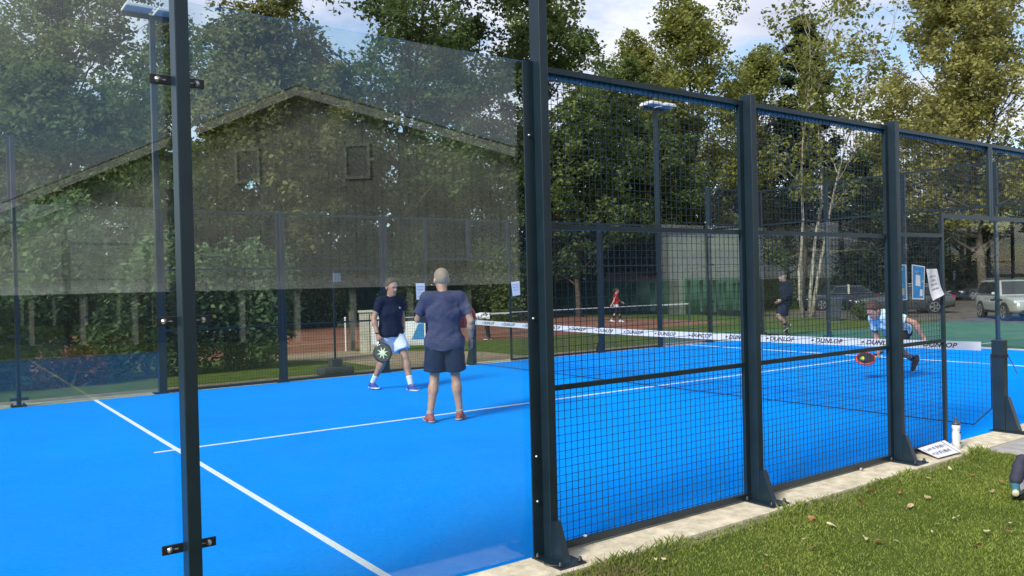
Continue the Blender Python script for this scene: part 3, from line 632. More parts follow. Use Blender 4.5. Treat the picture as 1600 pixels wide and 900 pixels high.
# cars ---------------------------------------------------------------
TYRE = M('tyre', (.012, .012, .012), .85); RIM = M('rim', (.42, .43, .45), .3, metal=.7); CGLASS = M('car_glass', (.012, .015, .018), .05, spec=.8)
CHROME = M('chrome', (.6, .61, .62), .2, metal=.9); BLK = M('black_trim', (.01, .01, .011), .6); REDL = M('tail_red', (.25, .008, .01), .2); HEADL = M('headlamp', (.55, .58, .62), .1)
def car(name, label, loc, rz, paint, Ln=4.7, W=1.84, H=1.45, belt=.95, cab=(-.95, -.35, 1.15, 2.05), wb=2.8, wr=.34, rear_up=0., clear=.2, hood=.86, rails=False):
    """local +x is the nose; cab = x of (windscreen base front, roof front, roof rear, rear window base) measured back from the centre"""
    t = thing(name, label, 'car', loc, rz); h2 = Ln/2; w2 = W/2
    wsb, rf, rr, rb = -cab[0], -cab[1], -cab[2], -cab[3]
    st = [(-h2, .50, belt-.10+rear_up, .80), (-h2+.10, .34, belt-.02+rear_up, .90), (-h2+.45, clear+.06, belt+rear_up, .97), (rr, clear, belt, 1.), (0, clear, belt-.01, 1.), (wsb-.05, clear, belt-.02, 1.), (h2-.75, clear, hood, .98), (h2-.28, clear+.03, hood-.07, .92), (h2-.06, clear+.10, hood-.22, .80), (h2, .42, hood-.34, .70)]
    vs = []; K = 10
    for x, zb_, zt_, ws in st:
        ww = w2*ws; hgt = zt_-zb_
        vs += [(x, -ww*.86, zb_), (x, -ww*.985, zb_+hgt*.16), (x, -ww, zb_+hgt*.5), (x, -ww*.975, zb_+hgt*.86), (x, -ww*.86, zt_), (x, ww*.86, zt_), (x, ww*.975, zb_+hgt*.86), (x, ww, zb_+hgt*.5), (x, ww*.985, zb_+hgt*.16), (x, ww*.86, zb_)]
    fs = [(i*K+j, i*K+(j+1) % K, (i+1)*K+(j+1) % K, (i+1)*K+j) for i in range(len(st)-1) for j in range(K)]
    fs += [tuple(range(K)), tuple(range((len(st)-1)*K, len(st)*K))]
    b = MB().add(vs, fs).build('body', paint, t, True); bevel(b, .025, 2)
    # cabin
    q = lambda x, z, ww: [(x, -ww, z), (x, ww, z)]
    wb_, wt_ = w2*.93, w2*.70; zr = H
    V = q(wsb, belt-.03, wb_)+q(rf, zr-.03, wt_)+q((rf+rr)/2, zr, wt_)+q(rr, zr-.04, wt_)+q(rb, belt-.03+rear_up, wb_*.95)
    F = [(0, 1, 3, 2), (2, 3, 5, 4), (4, 5, 7, 6), (6, 7, 9, 8), (0, 2, 4, 6, 8), (1, 9, 7, 5, 3)]
    c = MB().add(V, F).build('cabin', paint, t); bevel(c, .05, 3)
    V = np.array(V)
    def lerp(a, b_, t_): return V[a]+(V[b_]-V[a])*t_
    def pane(nm, quad, push, mat=CGLASS):
        Q = np.array(quad); n = unit(np.cross(Q[1]-Q[0], Q[2]-Q[0])); n = n if n@np.array(push) > 0 else -n
        P2 = np.vstack([Q+n*.008, Q-n*.01]); k = len(Q)
        return MB().add(P2, [tuple(range(k)), tuple(range(k, 2*k))[::-1]]+[(i, (i+1) % k, k+(i+1) % k, k+i) for i in range(k)]).build(nm, mat, t)
    def bil(a, b_, c_, d2, x0, x1, y0, y1): return [(1-y)*((1-x)*V[a]+x*V[b_])+y*((1-x)*V[c_]+x*V[d2]) for x, y in ((x0, y0), (x1, y0), (x1, y1), (x0, y1))]
    pane('windscreen', bil(0, 1, 2, 3, .07, .93, .08, .93), (1, 0, .5))
    pane('rear_window', bil(8, 9, 6, 7, .1, .9, .25, .9), (-1, 0, .5))
    for s, (i0, i1, i2, i3, i4) in ((-1, (0, 2, 4, 6, 8)), (1, (1, 3, 5, 7, 9))):
        zlo, zhi = belt+.03, zr-.11
        def at(x, z):
            f = (z-(belt-.03))/(zr-(belt-.03)); return np.array([x, s*(wb_+(wt_-wb_)*f), z])
        xa = lambda z: wsb+(rf-wsb)*(z-belt+.03)/(zr-belt); xr = lambda z: rb+(rr-rb)*(z-belt+.03)/(zr-belt)
        mid = (rf+rr)/2-.05; bp = rr+.12
        pane('side_window', [at(xa(zlo)-.12, zlo), at(xa(zhi)-.10, zhi), at(mid+.04, zhi), at(mid+.04, zlo)], (0, s, 0))
        pane('side_window', [at(mid-.04, zlo), at(mid-.04, zhi), at(bp+.03, zhi), at(bp-.02, zlo)], (0, s, 0))
        pane('side_window', [at(bp-.10, zlo), at(bp-.04, zhi), at(xr(zhi)+.10, zhi-.02), at(xr(zlo+.1)+.14, zlo+.1)], (0, s, 0))
        MB().tube([at(xa(zlo)-.04, zlo-.015)+[0, s*.012, 0], at(xr(zlo)+.2, zlo-.0)+[0, s*.012, 0], at(xr(zhi)+.07, zhi+.02)+[0, s*.012, 0], at(xa(zhi)-.06, zhi+.03)+[0, s*.012, 0]], .012, 5).build('window_trim', CHROME, t)
        m_ = MB().lathe([(.02, -.09), (.085, -.05), (.10, .02), (.07, .08), (.01, .10)], 10).build('wing_mirror', paint, t, True); m_.matrix_local = Matrix.Translation((wsb-.18, s*(w2+.08), belt+.06)) @ Matrix.Rotation(R(90), 4, 'X') @ Matrix.Diagonal((.7, .8, 1, 1))
        MB().box((-h2+.9, s*(w2+.001)-.012, clear+.02), (h2-1.0, s*(w2+.001)+.012, clear+.10)).build('sill', BLK, t)
        for zz_, xx in ((belt-.14, mid+.25), (belt-.14, bp+.25)): MB().cbox((xx, s*(w2+.002), zz_), (.18, .02, .03)).build('door_handle', paint, t)
        for x in (wb/2, -wb/2):
            x += .06
            a_ = MB().cyl((x, s*(w2-.12), wr), (x, s*(w2+.006), wr), wr+.06, n=24).build('wheel_arch', BLK, t)
            wh = thing('x', '', '') if False else MB().lathe([(.2, -.11), (wr-.03, -.115), (wr, -.08), (wr, .08), (wr-.03, .115), (.2, .11)], 24).build('wheel', TYRE, t, True)
            wh.matrix_local = Matrix.Translation((x, s*(w2-.085), wr)) @ Matrix.Rotation(R(90), 4, 'X')
            rm = MB().lathe([(wr*.70, .0), (wr*.72, .118), (wr*.64, .120), (wr*.62, .06), (.02, .06)], 24)
            for k in range(5):
                an = k*2*PI/5; c_, s__ = math.cos(an), math.sin(an)
                rm.add([(c_*.04-s__*.03, s__*.04+c_*.03, .117), (c_*.04+s__*.03, s__*.04-c_*.03, .117), (c_*wr*.67+s__*.035, s__*wr*.67-c_*.035, .119), (c_*wr*.67-s__*.035, s__*wr*.67+c_*.035, .119), (c_*.04-s__*.03, s__*.04+c_*.03, .08), (c_*.04+s__*.03, s__*.04-c_*.03, .08), (c_*wr*.67+s__*.035, s__*wr*.67-c_*.035, .08), (c_*wr*.67-s__*.035, s__*wr*.67+c_*.035, .08)], [(0, 1, 2, 3), (0, 4, 5, 1), (1, 5, 6, 2), (3, 2, 6, 7), (0, 3, 7, 4)])
            rm = rm.build('rim', RIM, wh)
            if s > 0: rm.matrix_local = Matrix.Rotation(PI, 4, 'X')
        MB().cbox((-h2+.12, s*w2*.74, belt-.10+rear_up), (.24, w2*.30, .13)).build('tail_lamp', REDL, t)
        bevel(MB().cbox((h2-.20, s*w2*.66, hood-.23), (.22, w2*.40, .13)).build('headlight', HEADL, t), .03)
        if rails: MB().tube([(rf-.1, s*(wt_-.04), zr), (rf-.25, s*(wt_-.04), zr+.05), (rr+.2, s*(wt_-.04), zr+.04), (rr+.05, s*(wt_-.04), zr-.02)], .018, 6).build('roof_rail', CHROME, t)
    bevel(MB().cbox((h2-.03, 0, hood-.36), (.10, W*.46, .20)).build('grille', BLK, t), .02)
    MB().cbox((h2-.02, 0, clear+.12), (.10, W*.62, .13)).build('bumper_intake', BLK, t); MB().cbox((-h2+.10, 0, .40), (.16, W*.80, .18)).build('rear_bumper', BLK, t)
    MB().cbox((-h2-.004, 0, belt-.20+rear_up), (.05, .5, .11)).build('number_plate', M('plate', (.55, .5, .1), .5), t)
    return t
SILV = M('silver_paint', (.36, .37, .36), .3, var=.03, metal=.3, coat=.6); GREYP = M('grey_paint', (.075, .08, .09), .28, var=.03, metal=.4, coat=.7); BLKP = M('black_paint', (.010, .011, .013), .2, var=.03, coat=.6); NAVYP = M('navy_paint', (.018, .022, .035), .22, var=.03, coat=.7)
ZP = -.418
car('parked_car', 'pale silver off-roader with roof rails, cut by the right edge', (38.9, 11.75, ZP), R(-137), SILV, Ln=4.45, W=1.83, H=1.70, belt=1.06, cab=(-.75, -.15, 1.75, 2.12), wb=2.6, wr=.36, hood=1.02, clear=.28, rails=True)
car('parked_car', 'dark grey estate car with chrome window trim behind the posters', (42.0, 18.5, ZP), R(134), GREYP, Ln=4.85, W=1.87, H=1.47, belt=.95, cab=(-.85, -.1, 1.6, 2.30), wb=2.9, hood=.88, rails=True)
car('parked_car', 'dark car left of the estate, half hidden by a near mesh post', (45.0, 24.0, ZP), R(150), NAVYP, Ln=4.4, W=1.8, H=1.47, belt=.95, wb=2.65)
car('parked_car', 'black car far back in shade between estate and off-roader', (63.5, 24.0, ZP), R(150), BLKP, Ln=4.6, W=1.85, H=1.62, belt=1.0, cab=(-.7, -.1, 1.7, 2.15), wb=2.7)

# street furniture ---------------------------------------------------
def bin_(label, loc, rz):
    t = thing('wheelie_bin', label, 'bin', loc, rz); P = M('bin_plastic', (.035, .042, .055), .5)
    V = [(-.22, -.25, .1), (.22, -.25, .1), (.22, .22, .1), (-.22, .22, .1), (-.29, -.34, .95), (.29, -.34, .95), (.29, .34, .95), (-.29, .34, .95)]
    bevel(MB().add(V, [(0, 3, 2, 1), (4, 5, 6, 7), (0, 1, 5, 4), (1, 2, 6, 5), (2, 3, 7, 6), (3, 0, 4, 7)]).build('tub', P, t), .02)
    bevel(MB().prism([(-.38, .955), (.36, .955), (.36, 1.0), (-.30, 1.05), (-.38, .99)], 0, -.31, .31).build('lid', M('bin_lid', (.02, .05, .11), .5), t), .015)
    for s in (-.27, .27): MB().cyl((s-.03, .26, .10), (s+.03, .26, .10), .10, n=14).build('wheel', TYRE, t)
    MB().cyl((-.24, .40, .93), (.24, .40, .93), .018, n=8).build('handle', P, t)
bin_('dark wheelie bin beside the pale-barked trunk by the car park', (*gnd(1303, 37)[:2], ZP), R(35))
ub = gnd(576, 24.0); t = thing('utility_box', 'cream utility cabinet with a white notice behind the navy man', 'cabinet', ub, R(-25))
CRM = M('cream_metal', (.42, .40, .32), .6, bump=.05)
bevel(MB().box((-.30, -.20, .0), (.30, .20, 1.20)).build('housing', CRM, t), .01); bevel(MB().prism([(-.24, 1.2005), (.24, 1.2005), (.24, 1.24), (0, 1.27), (-.24, 1.24)], 0, -.33, .33).build('lid', CRM, t), .008)
MB().box((-.01, -.204, .05), (.01, -.2, 1.15)).build('door_gap', BLK, t); MB().box((.04, -.206, .25), (.27, -.201, 1.05)).build('notice', WHITE, t); MB().box((.07, -.209, .8), (.24, -.2065, 1.0)).build('symbol', BLK, t)
pt = gnd(368, 26.5); t = thing('picnic_table', 'picnic table with pale top on the clay behind the bushes', 'table', pt, R(20)); WD = M('pale_wood', (.50, .49, .47), .7, scale=4, bump=.1)
for k in range(5): MB().box((-.9, -.36+k*.147, .72), (.9, -.225+k*.147, .76)).build('plank', WD, t)
for s in (-.7, .7): MB().box((-.9, s-.13, .42), (.9, s+.13, .46)).build('bench', WD, t)
for x in (-.6, .6):
    for s in (-1, 1): MB().tube([(x, s*.62, 0), (x, s*.2, .719)], .04, 6).build('leg', M('dark_wood', (.05, .04, .035), .8), t)
    MB().box((x-.03, -.75, .36), (x+.03, .75, .419)).build('crossbar', M('dark_wood', (.05, .04, .035), .8), t)
wp = gnd(538, 26); t = thing('marker_post', 'thin white marker post left of the cream cabinet', 'post', wp); MB().cyl((0, 0, -.05), (0, 0, 1.05), .028, n=10).build('shaft', WHITE, t); MB().lathe([(.034, 1.0505), (.034, 1.08), (.01, 1.10)], 10).build('cap', WHITE, t)
t = thing('picket_post', 'weathered timber post beside the thin white marker', 'post', gnd(548, 26.5)); bevel(MB().box((-.07, -.07, -.1), (.07, .07, 1.25)).build('shaft', M('old_wood', (.10, .085, .065), .9, bump=.3), t), .01); MB().box((-.5, -.025, .80), (.4, -.0705, .88)).build('rail', M('old_wood', (.10, .085, .065), .9), t)
bp_ = gnd(640, 25.5); t = thing('rail_banner', 'low grey rail with a white and blue banner between the two men', 'banner', bp_, R(-33))
for x in (-1.0, .55): MB().cyl((x, 0, -.1), (x, 0, 1.0), .03, n=8).build('post', STEEL, t)
MB().cyl((-1.2, 0, .97), (1.2, 0, .97), .05, n=8).build('rail', M('galv', (.30, .31, .32), .4, metal=.5), t)
bn = MB().box((-.55, -.04, .12), (.5, -.03, .88)).build('sheet', WHITE, t); MB().prism([(.02, .30), (.42, .30), (.42, .80), (.25, .80)], 1, -.044, -.0405).build('blue_panel', M('banner_blue', (.04, .22, .5), .6), bn)
t = thing('weighted_base', 'grey weighted stand with a thin pole outside the far mesh', 'stand', gnd(521, 15.6)); GR = M('rubber_grey', (.06, .065, .075), .8)
bevel(MB().box((-.32, -.2, 0), (.32, .2, .16)).build('base', GR, t), .05); MB().box((-.1, -.1, .1605), (.1, .1, .30)).build('socket', GR, t); MB().cyl((0, 0, .3), (0, 0, 2.05), .022, n=8).build('pole', STEEL, t); MB().box((-.02, -.08, 1.78), (.12, -.03, 1.95)).build('lamp', M('stand_lamp', (.14, .17, .22), .4), t)
bk = gnd(1408, 38.5); t = thing('bicycle', 'dark bicycle leaning by the car park below the blue posters', 'bicycle', (bk[0], bk[1], ZP), R(-40))
for x in (-.52, .52):
    a_ = np.linspace(0, 2*PI, 25); wh = MB().tube(np.c_[x+.33*np.cos(a_), 0*a_, .34+.33*np.sin(a_)], .02, 6, False).build('wheel', TYRE, t)
    mb = MB()
    for k in range(8): an = k*PI/4; mb.tube([(x, 0, .34), (x+.32*math.cos(an), 0, .34+.32*math.sin(an))], .003, 3)
    mb.build('spokes', BOLT, wh)
MB().tube([(-.52, 0, .34), (-.15, 0, .85), (.38, 0, .82), (-.08, 0, .32), (-.52, 0, .34)], .018, 6).build('frame', BLKP, t); MB().tube([(.52, 0, .34), (.38, 0, .82), (.34, 0, 1.0)], .016, 6).build('fork', BLKP, t)
MB().tube([(.34, -.25, 1.0), (.38, 0, 1.02), (.34, .25, 1.0)], .014, 6).build('handlebar', BLKP, t); bevel(MB().cbox((-.19, 0, .95), (.24, .13, .06)).build('saddle', BLK, t), .02); MB().tube([(-.12, 0, .8), (-.18, 0, .93)], .014, 6).build('seat_post', BOLT, t)
c1, c2 = U(1395, 300, 46), U(1720, 112, 30); tt_ = np.linspace(0, 1, 16)[:, None]; cp = c1+(c2-c1)*tt_; cp[:, 2] -= .6*(4*tt_[:, 0]*(1-tt_[:, 0])); t = thing('overhead_cable', 'thin black overhead cable crossing in front of the golden tree', 'cable', tuple(c1))
MB().tube(cp-c1, .014, 5).build('wire', BLK, t)
bx = gnd(1325, 39); t = thing('cream_sign', 'small cream sign board on a post by the dark bin', 'sign', (bx[0], bx[1], ZP), R(40)); MB().box((-.25, -.03, 1.15), (.25, .03, 1.60)).build('board', CRM, t); MB().cyl((0, .06, 0), (0, .06, 1.5), .03, n=8).build('post', GPOST, t)

# ------------------------------------------------------------------ small things on the court side
def scribble(mb, g, x0, x1, z, h, bold=.004, put=lambda x, z: (x, z)):
    x = x0
    while x < x1-.4*h:
        wd = h*(.45+.3*g.random())
        for k in range(g.integers(2, 4)):
            a = np.array([x+wd*g.random()*.9, z-h*.5*g.random()]); b = np.array([x+wd*g.random()*.9, z+h*.5*g.random()])
            if g.random() < .55: b[0] = a[0]; a[1] = z-h*.5; b[1] = z+h*.5
            n = unit(np.array([-(b-a)[1], (b-a)[0]]))*bold/2
            mb.append([a+n, a-n, b-n, b+n])
        x += wd*1.25
    return mb
def notice(name, label, cat, corners, lift, mat, marks=(), curl=0., group=None, cells=8):
    """corners: top-left, top-right, bottom-right, bottom-left in world space; a thin sheet, bent by curl"""
    C4 = [np.array(c, float) for c in corners]; o = C4[3]; t = thing(name, label, cat, tuple(o), 0, group)
    nrm = unit(np.cross(C4[1]-C4[0], C4[3]-C4[0])); nrm = nrm if nrm@(CAM-C4[0]) > 0 else -nrm
    def P(x, y, e=0.):
        top = C4[0]+(C4[1]-C4[0])*x; bot = C4[3]+(C4[2]-C4[3])*x
        return top+(bot-top)*y-o+nrm*(lift+curl*max(0, y-.55)**2+(.004*math.sin(7*x+3*y) if curl else 0)+e)
    mb = MB(); n = cells; V = [P(i/n, j/n, e) for e in (0, -.0015) for j in range(n+1) for i in range(n+1)]; K = (n+1)**2; F = []
    for j in range(n):
        for i in range(n):
            a = j*(n+1)+i; F += [(a, a+1, a+n+2, a+n+1), (K+a+n+1, K+a+n+2, K+a+1, K+a)]
    F += [(i, i+1, K+i+1, K+i) for i in range(n)]
    sh_ = mb.add(V, F).build('sheet', mat, t)
    for lv_, (nm, mt, polys) in enumerate(marks):
        mb = MB()
        for Q in polys: mb.add([P(q[0], q[1], .0012+.001*lv_) for q in Q], [tuple(range(len(Q)))])
        mb.build(nm, mt, sh_)
    return t
rect = lambda a, b, c, d: [(a, c), (b, c), (b, d), (a, d)]
PB = M('poster_blue', (.01, .20, .60), .5, c2=(.02, .30, .72), scale=6); PBL = M('poster_light', (.35, .55, .75), .5); PAPER = M('paper', (.70, .70, .78), .7, var=.04); INKG = M('ink_grey', (.12, .12, .16), .7); CREAMP = M('card', (.55, .52, .45), .7)
yb = -.040
def sq(lines, h, bold, x0=.12, x1=.88, seed=1):
    g = np.random.default_rng(seed); out = []
    for y, a, b in lines: scribble(out, g, a, b, y, h, bold)
    return [[tuple(p) for p in q] for q in out]
notice('poster', 'blue poster half hidden behind the near mesh post', 'poster', [(8.010, yb, 1.745), (8.185, yb, 1.745), (8.190, yb, 1.42), (8.015, yb, 1.42)], .002, PAPER,
       [('print', PB, [rect(.02, .86, .03, .97)]), ('picture', PBL, [[(.15, .38), (.3, .40), (.55, .55), (.6, .60), (.35, .58), (.15, .62)], rect(.35, .6, .1, .17)]), ('label_card', CREAMP, [rect(.1, .7, .66, .86)])], group='posters tied to the gate panel')
notice('poster', 'blue poster with a white card at its middle, centre of the three sheets', 'poster', [(8.280, yb, 1.745), (8.515, yb, 1.725), (8.485, yb, 1.415), (8.275, yb, 1.425)], .002, PAPER,
       [('print', PB, [rect(.07, .93, .03, .96)]), ('white_card', PAPER, [[(.28, .28), (.62, .30), (.66, .62), (.26, .60)], rect(.62, .85, .70, .90)]), ('lettering', PBL, sq([(.2, .15, .85), (.44, .7, .92)], .05, .02, seed=3)+[rect(.70, .92, .47, .49)])], group='posters tied to the gate panel')
notice('paper_notice', 'white paper notice curling at its foot, right of the posters', 'notice', [(8.540, yb, 1.70), (8.730, yb, 1.70), (8.825, yb, 1.455), (8.605, yb, 1.40)], .002, PAPER,
       [('lettering', INKG, sq([(.26, .22, .75), (.40, .32, .70), (.54, .20, .78), (.70, .22, .74)], .065, .014, seed=5))], curl=.12)
notice('paper_sheet', 'white paper tied to the far mesh between the two standing men', 'notice', [(8.68, 9.985, 1.69), (8.88, 9.985, 1.69), (8.88, 9.985, 1.38), (8.69, 9.985, 1.37)], .002, PAPER, [('lettering', INKG, sq([(.2, .15, .85), (.4, .15, .8), (.6, .2, .85), (.8, .15, .6)], .05, .01, seed=8))])
notice('paper_sheet', 'white paper tied to the far mesh left of the tall thick post', 'notice', [(10.97, 9.985, 1.67), (11.19, 9.985, 1.69), (11.2, 9.985, 1.40), (11.0, 9.985, 1.37)], .002, PAPER, [('lettering', INKG, sq([(.2, .15, .85), (.4, .15, .8), (.6, .2, .85)], .05, .01, seed=9))])
t = notice('written_board', 'white board with handwriting lying on the kerb by the mesh post', 'board', [(8.30, -.05, .045), (8.78, -.06, .060), (8.60, -.30, .012), (8.19, -.29, .012)], .004, PAPER, [('lettering', INK, [[(x_/2.4, y_) for x_, y_ in q_] for q_ in sq([(.30, .12, 2.0), (.68, .12, 1.9)], .22, .035, seed=12)]), ('stripe', INKG, [[(.84, .0), (.86, .0), (.90, 1), (.88, 1)]])])
bt = thing('water_bottle', 'white sports bottle standing on the kerb at the gate opening', 'bottle', (8.80, -.16, -.004))
MB().lathe([(.030, 0), (.036, .006), (.037, .06), (.034, .075), (.037, .10), (.036, .145), (.031, .165), (.031, .175), (.036, .19), (.036, .225)], 20).build('body', M('bottle_white', (.62, .63, .62), .35, var=.04), bt, True)
MB().lathe([(.0375, .2255), (.0375, .24), (.030, .25), (.014, .256), (.012, .275), (.015, .28), (.014, .292), (.006, .296)], 18).build('cap', M('cap_grey', (.05, .055, .06), .4), bt, True)
for z in (.052, .148): MB().box((-.012, -.0385, z), (.018, -.0365, z+.012)).build('mark', BLK, bt)
ld = thing('curled_lead', 'thin dark wire loop beside the base plate of the tall thick post', 'wire', (3.86, -.12, -.004)); MB().tube([(0, 0, .01), (-.03, -.06, .012), (-.01, -.11, .014), (.03, -.12, .01), (.04, -.09, .008), (.0, -.05, .006)], .003, 5).build('loop', M('wire_brown', (.10, .08, .04), .6), ld)
t = thing('glass_lamp_stub', 'small white bottle cap on the bottom rail of the first mesh panel', 'bottle cap', (4.27, -.036, .051)); MB().lathe([(.012, 0), (.013, .003), (.012, .009), (.004, .010)], 10).build('cap', WHITE, t); t.name = 'bottle_cap'
t = thing('drink_can', 'crushed small can lying on the kerb under the second mesh panel', 'can', (7.35, -.06, .008), .5); MB().tube([(-.03, 0, 0), (-.028, 0, .0), (.02, 0, .002), (.025, 0, .002)], [.008, .012, .011, .007], 10).build('body', M('can_metal', (.4, .36, .34), .4, metal=.4), t, True)

# ------------------------------------------------------------------ people: a signed distance field turned into one continuous skin
class SDF:
    def __init__(s, lo, hi, h):
        s.lo = np.array(lo, float); s.h = h; s.n = np.ceil((np.array(hi)-s.lo)/h).astype(int)+1
        s.D = np.full(s.n, .2, np.float32)
        s.ax = [s.lo[i]+h*np.arange(s.n[i]) for i in range(3)]
    def sl(s, lo, hi):
        a = np.maximum(np.floor((np.array(lo)-s.lo)/s.h).astype(int), 0); b = np.minimum(np.ceil((np.array(hi)-s.lo)/s.h).astype(int)+1, s.n)
        if (b <= a).any(): return None, None
        S = tuple(slice(x, y) for x, y in zip(a, b))
        return S, np.stack(np.meshgrid(*[s.ax[i][S[i]] for i in range(3)], indexing='ij'), -1)
    def put(s, d, S, k):
        o = s.D[S]; hh = np.clip(.5+.5*(o-d)/k, 0, 1); s.D[S] = o*(1-hh)+d*hh-k*hh*(1-hh)
    def cone(s, a, b, ra, rb, k=.02, side=None, sc=1., cut=False, sub=False):
        a = np.array(a, float); b = np.array(b, float); m = max(ra, rb)*max(1, sc)+k+.03
        S, P = s.sl(np.minimum(a, b)-m, np.maximum(a, b)+m)
        if S is None: return s
        ab = b-a; l2 = max(ab@ab, 1e-9); t = np.clip(((P-a)@ab)/l2, 0, 1); r = P-(a+t[..., None]*ab)
        if side is not None:
            sd_ = unit(side); q = r@sd_; r = r-q[..., None]*sd_*(1-1/sc)
        d = np.linalg.norm(r, axis=-1)-(ra+t*(rb-ra))
        if cut: d = np.maximum(d, ((P-b)@unit(ab)))
        if sub: s.D[S] = np.maximum(s.D[S], -d)
        else: s.put(d, S, k)
        return s
    def ell(s, c, fr, r, k=.015):
        c = np.array(c, float); m = max(r)+k+.02; S, P = s.sl(c-m, c+m)
        if S is None: return s
        q = (P-c)@np.array(fr).T/np.array(r); d = (np.linalg.norm(q, axis=-1)-1)*min(r); s.put(d, S, k); return s
    def half(s, p, n):
        """keep what lies against n from p"""
        P = np.stack(np.meshgrid(*s.ax, indexing='ij'), -1); s.D = np.maximum(s.D, ((P-np.array(p))@unit(n)).astype(np.float32)); return s
    def folds(s, amp, f):
        P = np.stack(np.meshgrid(*s.ax, indexing='ij'), -1)
        s.D += amp*(np.sin(P[..., 0]*f+2*np.sin(P[..., 2]*f*.6))*np.cos(P[..., 1]*f*.9+P[..., 2]*f*.55)).astype(np.float32); return s
    def mesh(s, name, mat, parent):
        D = s.D; D[0] = D[-1] = .1; D[:, 0] = D[:, -1] = .1; D[:, :, 0] = D[:, :, -1] = .1
        c = [D[i:i+D.shape[0]-1, j:j+D.shape[1]-1, k:k+D.shape[2]-1] for i in (0, 1) for j in (0, 1) for k in (0, 1)]
        sg = np.stack([x < 0 for x in c]); act = sg.any(0) & ~sg.all(0); I = np.argwhere(act); C8 = np.stack([x[act] for x in c], 1)
        off = np.array([(i, j, k) for i in (0, 1) for j in (0, 1) for k in (0, 1)], float); acc = np.zeros((len(I), 3)); cnt = np.zeros(len(I))
        for a in range(8):
            for b in range(a+1, 8):
                if abs(off[a]-off[b]).sum() != 1: continue
                x, y = C8[:, a], C8[:, b]; m = (x < 0) != (y < 0); t = np.where(m, x/np.where(m, x-y, 1), 0)
                acc += np.where(m[:, None], off[a]+t[:, None]*(off[b]-off[a]), 0); cnt += m
        V = s.lo+s.h*(I+acc/cnt[:, None]); idx = np.full(act.shape, -1); idx[act] = np.arange(len(I)); F = []
        for ax in range(3):
            u, v = [i for i in range(3) if i != ax]
            A_ = np.moveaxis(D, ax, 0); Q = np.moveaxis(idx, ax, 0)
            s0, s1 = A_[:-1, 1:-1, 1:-1] < 0, A_[1:, 1:-1, 1:-1] < 0; e = np.argwhere(s0 != s1)
            i, j, k = e[:, 0], e[:, 1]+1, e[:, 2]+1
            q = np.stack([Q[i, j-1, k-1], Q[i, j, k-1], Q[i, j, k], Q[i, j-1, k]], 1)
            fl = s0[s0 != s1] if ax != 1 else ~s0[s0 != s1]
            q = np.where(fl[:, None], q, q[:, ::-1]); F.append(q)
        return mesh_obj(name, V, np.vstack(F), mat, parent, True)
def hand(s, w_, d, palm, out, curl=.5, sz=1., k=.008):
    """w_ wrist, d along the hand, palm normal, out = thumb side"""
    d, palm, out = unit(d), unit(palm), unit(out); w_ = np.array(w_, float)
    s.cone(w_, w_+d*.085*sz, .024*sz, .026*sz, .015, side=out, sc=1.55)
    for i, (o, l) in enumerate(((.030, .074), (.010, .082), (-.011, .076), (-.030, .060))):
        p = w_+d*.088*sz+out*o*sz; an = 0.
        for j, f in enumerate((.45, .32, .23)):
            an += curl*(.8+.25*i*.3); q = p+(d*math.cos(an)+palm*math.sin(an))*l*f*1.15*sz; s.cone(p, q, .0098*sz, .0088*sz, k*.6); p = q
    p = w_+d*.025*sz+out*.024*sz; q = p+(d*.6+out*.75+palm*.25)*.045*sz; s.cone(p, q, .015*sz, .012*sz, .010); s.cone(q, q+(d*.9+out*.15+palm*.45*(.3+curl))*.042*sz, .0115*sz, .009*sz, .006)
def lerp(a, b, t): return np.array(a)+(np.array(b)-np.array(a))*t
